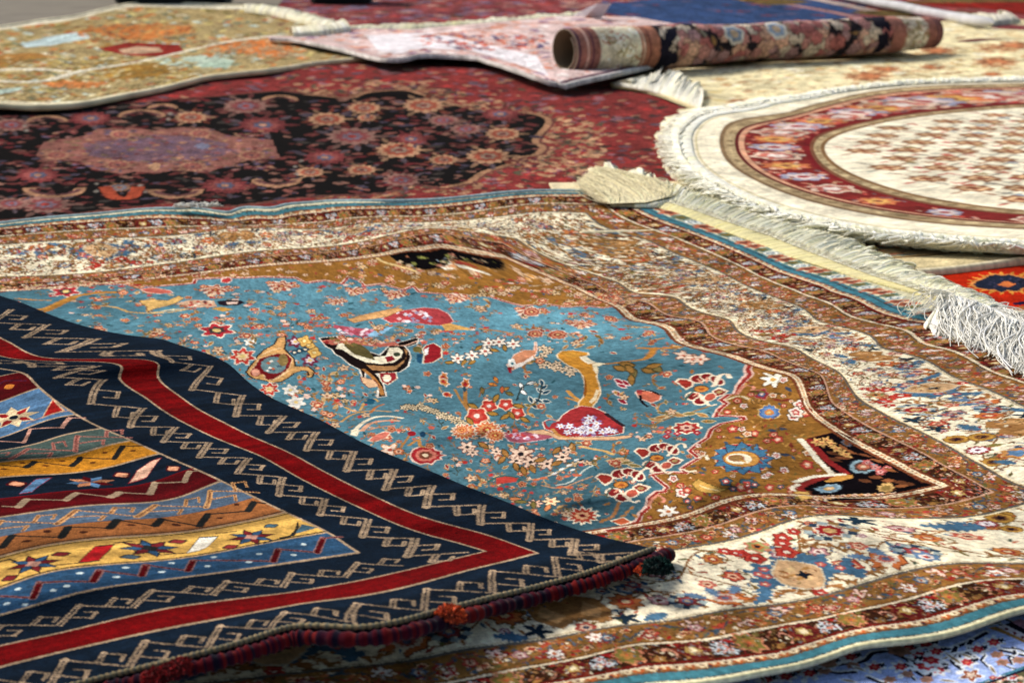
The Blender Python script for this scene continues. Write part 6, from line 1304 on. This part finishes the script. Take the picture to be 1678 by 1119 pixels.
# round rug
rt = root('rug', at((1500,260), H_rnd), 'round ivory and red rug with a thick cream fringe at the right', 'rug', 'rugs spread on the floor'); W = weave_round()
W.V = W.V; sheet('pile', PR, W, H_rnd, .02, M_far, rt, exact=True)
def ring(t, a, b, n): ph = np.linspace(a, b, n); return PR.g(np.stack([ph, np.full(n, t)], 1))
gA, gM, gB = ring(.46, 1.3, 4.95, 500), ring(.22, 1.3, 4.95, 500), ring(-.0, 1.3, 4.95, 500)
bed(lift(gA, H_rnd(gA)+.0), lift(gM, H_rnd(gM)+.0), H_rnd, M_fr, rt, .006, 71, S(250,246,232), step=.006, ragged=.12)
bed(lift(gM, H_rnd(gM)+.0), lift(gB, H_rnd(gB)-.02), H_rnd, M_fr, rt, .018, 72, S(250,246,228), step=.004, ragged=.40)
bed(lift(gM, H_rnd(gM)-.01), lift(PR.c+(gB-PR.c)*1.02, H_rnd(gB)*0+.012), H_rnd, M_fr, rt, .010, 73, S(246,238,212), step=.004, ragged=.5)
strands('fringe', lift(gM, H_rnd(gM)+.006), lift(PR.c+(gB-PR.c)*1.012, H_rnd(gB)-.02), 2200, M_fr, rt, .003, 6, .003, .016, seed=37, spread=.004, cols=S(255,252,236))
# pink rug with its rolled part
rt = root('rug', at((900,110), H_pink), 'pink and rose rug partly rolled up into a thick roll with rust and black bands', 'rug', 'rugs spread on the floor'); W = weave_pink(); sheet('pile', PP, W, H_pink, .02, M_far, rt, exact=True)
a0, a1 = ground(924,139), ground(1524,95); ax = a1-a0; L = float(np.hypot(*ax)); ax /= L; bx = np.array([ax[1], -ax[0]]); R0 = .112; turns = 1.45; arc_total = 0
ang = np.linspace(-math.pi*.62, -math.pi*.62+2*math.pi*turns, 260); rad = R0*(1-.20*np.linspace(0, 2*turns, 260)/2.); seg_ = np.hypot(np.gradient(rad*np.cos(ang)), np.gradient(rad*np.sin(ang))); arc = np.cumsum(seg_)-seg_[0]
Wr = weave_roll(L, float(arc[-1])+.02); s_ = Wr.U
r_ = random.Random(1)
def roll_pts(rr):
    V = []
    ii = np.interp(arc, Wr.V, np.arange(len(Wr.V))).astype(int)
    wob = lambda s: 1+.05*np.sin(s*4.1)+.03*np.sin(s*9.3+1); ca, sa = np.cos(ang), np.sin(ang)
    cx = a0[None, :]+s_[:, None]*ax[None, :]; R_ = (rad*rr)[:, None]*(wob(s_)*(1-.14*s_/L))[None, :]; zc = R0*(1-.14*s_/L)+.045
    X = cx[None]+(R_*ca[:, None])[..., None]*bx; Z = zc[None]+R_*sa[:, None]; return np.concatenate([X, Z[..., None]], -1), ii
Pr, ii = roll_pts(1.); Pi, _ = roll_pts(.93); h, w = Pr.shape[:2]
Cc = Wr.I[ii]; Ci = np.ones_like(Cc)*S(120,104,84); n = h*w
k = np.arange(h-1); F = np.vstack([grid_faces(h, w), grid_faces(h, w, n)[:, ::-1], np.stack([k*w, (k+1)*w, n+(k+1)*w, n+k*w], 1), np.stack([(k+1)*w+w-1, k*w+w-1, n+k*w+w-1, n+(k+1)*w+w-1], 1)])
Ce = Cc.copy(); Ce[:, 0] = S(150,140,126); Ce[:, -1] = S(70,50,56); mesh('roll', np.vstack([Pr.reshape(-1, 3), Pi.reshape(-1, 3)]), F, M_far, rt, np.vstack([Ce.reshape(-1, 3), Ci.reshape(-1, 3)]))
# paper tag and lint
def slab(name, Q, t, mat, label, cat, parent=None):
    Q = np.asarray(Q, float); n = len(Q); V = np.vstack([Q, Q-[0, 0, t]]); o = D.meshes.new(name)
    o.from_pydata([tuple(p-Q.mean(0)) for p in V], [], [list(range(n)), list(range(2*n-1, n-1, -1))]+[[i, n+i, n+(i+1) % n, (i+1) % n] for i in range(n)]); o.materials.append(mat); ob = D.objects.new(name, o); C.objects.link(ob); ob.location = Q.mean(0); return tag(ob, label, cat)
M_paper = plain_mat('paper', (.84,.85,.88), (.78,.79,.84), 12., .6, 0., .1)
slab('price_tag', [at((940,25), H_nav, .06), at((958,30), H_nav, .05), at((986,28), H_nav, .06), at((1001,6), H_nav, .16), at((978,7), H_nav, .16)], .006, M_paper, 'blank white paper tag sticking up between the pink rug and the navy rug', 'tag')
c = at((322,339), H_main, .014); A = c+np.array([[-.05, 0, 0], [.05, .01, 0]]); o = strands('wool_tuft', A, A+[0, -.02, .004], 260, M_fr, None, .0016, 5, .004, .010, seed=40, cols=S(250,246,236)); tag(o, 'small white wool tuft caught on the far edge of the blue carpet', 'wool tuft')
# lavender rug
rt = root('rug', at((1500,1090), H_lav), 'lavender blue rug with red blossoms on black twigs at the bottom right', 'rug', 'rugs spread on the floor'); sheet('pile', PB, weave_lav(), H_lav, .008, M_pile, rt)
# large pictorial carpet
rt = root('rug', at((900,700), H_main), 'large sky blue pictorial carpet with golden corners and an ivory flowered border, in the middle', 'rug', 'rugs spread on the floor'); W = weave_main(); sheet('pile', MW, W, H_main, .006, M_pile, rt)
binding(MW, W, H_main, 0., .0030, M_yarn, rt, S(222,214,170), u0=.02, step=.004); binding(MW, W, H_main, RW, .008, M_yarn, rt, S(150,176,180), u0=.02, step=.006)
# the carpet's fringe
rootl = [(1058,337),(1095,344),(1130,356),(1190,380),(1240,398),(1300,422),(1400,454),(1500,481),(1550,498)]
tipl = [(1082,306),(1115,313),(1150,322),(1200,334),(1300,364),(1400,404),(1500,452),(1600,488),(1650,520)]
midl = [(a[0]*.66+b[0]*.34, a[1]*.66+b[1]*.34) for a, b in zip(rootl, tipl)]
YE = S(226,216,168); WHT = S(255,248,222)
bed(on(rootl, H_main, .002), on(midl, H_main, .010), H_main, M_fr, rt, .003, 61, YE, step=.0018, ragged=.03, label='yellowish woven end of the warp')
bed(on(midl, H_main, .004), on(tipl, H_main, .0), H_main, M_fr, rt, .018, 62, WHT, step=.0010, ragged=.16)
q = [(a[0]*.35+b[0]*.65, a[1]*.35+b[1]*.65) for a, b in zip(rootl, tipl)]; bed(on(q, H_main, .012), on([(x+4, y-5) for x, y in tipl], H_main, -.004), H_main, M_fr, rt, .014, 63, WHT, step=.0010, ragged=.25)
strands('fringe', on(midl, H_main, .012), on([(x+2, y-1) for x, y in tipl], H_main, .004), 1200, M_fr, rt, .0008, 8, .002, .010, seed=41, spread=.012, cols=WHT)
bed(on([(1000,336),(1040,338),(1078,334)], H_main, .008), on([(962,298),(990,282),(1050,292)], H_main, .012), H_main, M_fr, rt, .006, 64, S(253,246,220), step=.0010, ragged=.35, label='tangled fringe tuft at the far corner')
bed(on([(1040,338),(1075,338),(1100,330)], H_main, .010), on([(1010,300),(1060,290),(1096,312)], H_main, .010), H_main, M_fr, rt, .008, 65, S(253,246,220), step=.0010, ragged=.45)
strands('fringe', on([(1000,334),(1060,332),(1100,322)], H_main, .020), on([(952,302),(985,277),(1060,292)], H_main, .02), 2600, M_fr, rt, .0011, 9, .004, .016, seed=43, spread=.05, cols=S(246,236,200))
bed(on([(1540,482),(1600,500),(1660,530),(1740,565)], H_main, .006), on([(1560,552),(1620,572),(1665,600),(1740,640)], H_main, .0), H_main, M_fr, rt, .010, 66, S(255,250,236), step=.0014, ragged=.12, label='loose white fringe yarns fallen back over the edge')
strands('fringe', on([(1540,478),(1600,494),(1660,522),(1720,552)], H_main, .02), on([(1545,548),(1610,570),(1650,594),(1720,630)], H_main, .006), 420, M_fr, rt, .0015, 10, .003, .020, seed=46, spread=.07, cols=S(250,248,240))
strands('fringe', on([(1510,474),(1580,492),(1640,514),(1700,545)], H_main, .008), on([(1560,486),(1620,502),(1670,530),(1730,566)], H_main, .01), 300, M_fr, rt, .0012, 9, .003, .022, seed=45, spread=.06, cols=S(250,248,240))
strands('fringe', on([(1540,474),(1560,482)], H_main, .03), on([(1478,508),(1500,522)], H_main, .006), 20, M_fr, rt, .0014, 10, .01, .02, seed=47, spread=.2, cols=S(244,240,226))
# striped rug on top
rt = root('rug', at((500,850), H_kil), 'navy and red rug with yellow and orange stripes, on top at the lower left', 'rug', 'rugs spread on the floor'); W = weave_kilim(); sheet('pile', KW, W, H_kil, .008, M_flat, rt)
u = np.arange(-.004, .93, .0022); g = KW.g(np.stack([u, np.full_like(u, .001)], 1)); P = lift(g, H_kil(g)+.0035); nn = np.gradient(g, axis=0); nn /= np.linalg.norm(nn, axis=1)[:, None]; out = np.stack([-nn[:, 1], nn[:, 0]], 1); out *= np.sign(out[:, 1].mean())*-1
tw = lambda i: np.stack([(S(136,122,92), S(96,100,92), S(150,130,98), S(80,82,72))[int(k/1.5) % 4] for k in i]); cord('twisted_trim', P, .0030+.0007*np.sin(np.arange(len(P))*1.9), M_yarn, rt, tw, 8, 'grey and tan twisted yarn')
rr = np.random.default_rng(5); cc = [S(66,12,24), S(36,14,30), S(80,14,20), S(48,12,28), S(22,16,30), S(98,22,22)]; seq = np.repeat(rr.integers(0, 6, 400), rr.integers(1, 3, 400))
P2 = P.copy(); P2[:, :2] += out*.012; P2[:, 2] -= .008; rad = .0076+.0010*np.sin(np.arange(len(P2))*1.3)+.0008*np.sin(np.arange(len(P2))*.37)
ext = P2[0]+(P2[0]-P2[6])/np.linalg.norm(P2[0]-P2[6])*np.linspace(.022, .002, 8)[:, None]; P2 = np.vstack([ext, P2]); rad = np.concatenate([.0080*np.sqrt(1-np.linspace(.95, 0, 8)**2)+.002, rad])
cord('edge_cord', P2, rad, M_yarn, rt, lambda i: np.stack([cc[seq[k]] for k in i]), 12, 'thick wrapped cord in maroon and navy')
def pompom(c, r, col, n, seed, label):
    g = np.random.default_rng(seed); d = g.normal(0, 1, (n, 3)); d /= np.linalg.norm(d, axis=1)[:, None]; d[:, 2] = np.abs(d[:, 2])*.8-.15; V = []; F = []
    for i, v in enumerate(d):
        q = c+v*r*g.uniform(.75, 1.1)+g.normal(0, r*.08, 3); m_ = (c+q)/2+g.normal(0, r*.12, 3); a, b = tube(np.array([c+v*r*.1, m_, q]), np.array([.0011, .0012, .0009])*r/.012, 4); V.append(a); F.append(b+i*12)
    V = np.vstack(V); mesh('pompom', V, np.vstack(F), M_yarn, rt, np.clip(np.repeat(col*g.uniform(.7, 1.2, (n, 1)), 12, 0), 0, 1), label)
pompom(at((738,1008), H_kil, .004), .0160, S(206,84,44), 420, 51, 'orange wool pompom'); pompom(at((728,1002), H_kil, .01), .009, S(206,84,44), 200, 57, 'orange wool pompom')
pompom(at((1078,930), H_kil, .006), .0175, S(20,44,40), 460, 52, 'dark green wool pompom'); pompom(at((1054,934), H_kil, .002), .010, S(200,78,40), 240, 53, 'small orange wool pompom')
pompom(at((296,1092), H_kil, .006), .0125, S(120,22,24), 420, 54, 'red wool pompom'); pompom(at((278,1100), H_kil, .006), .0125, S(120,22,24), 420, 55, 'red wool pompom'); pompom(at((258,1110), H_kil, .004), .0140, S(130,24,26), 360, 56, 'red wool pompom')
# dark cases on the bare floor, top left
M_dark = plain_mat('black_fabric', (.05,.05,.06), (.08,.08,.09), 20., .8, .1, .3)
def case(x0, x1, yb, hgt, dep, label):
    a, b = ground(x0, yb), ground(x1, yb); w = float(b[0]-a[0]); c = (a+b)/2; r0 = root('floor_case', (c[0], c[1]+dep/2, 0), label, 'case', 'black cases on the floor')
    def bevel(name, z0, z1, ins):
        n = []; k = .04
        for z, i_ in ((z0, k), (z0+k, 0), (z1-k, 0), (z1, k)):
            X, Y = w/2-ins-i_, dep/2-ins-i_; n += [(c[0]+X*math.cos(t)*(1 if 0 else 1.), c[1]+dep/2+Y*math.sin(t), z) for t in ()]
            n += [(c[0]+sx*X-(sx*k if e else 0), c[1]+dep/2+sy*Y-(0 if e else sy*k), z) for sx, sy, e in ((1,-1,0),(1,1,0),(1,1,1),(-1,1,1),(-1,1,0),(-1,-1,0),(-1,-1,1),(1,-1,1))]
        F = [[j*8+q, j*8+(q+1) % 8, (j+1)*8+(q+1) % 8, (j+1)*8+q] for j in range(3) for q in range(8)]
        me = D.meshes.new(name); me.from_pydata([tuple(np.array(p)-np.array(r0.location)) for p in n], [], F+[[24+q for q in range(8)], [7-q for q in range(8)]]); me.materials.append(M_dark); o = D.objects.new(name, me); C.objects.link(o); o.parent = r0
    bevel('body', 0, hgt*.72, 0); bevel('lid', hgt*.72+.004, hgt, -.02)
case(508, 606, 12.5, .5, .5, 'smaller black case on the bare floor just left of the top middle'); case(186, 368, 11, .6, .6, 'wider black case on the bare floor behind the olive rug')
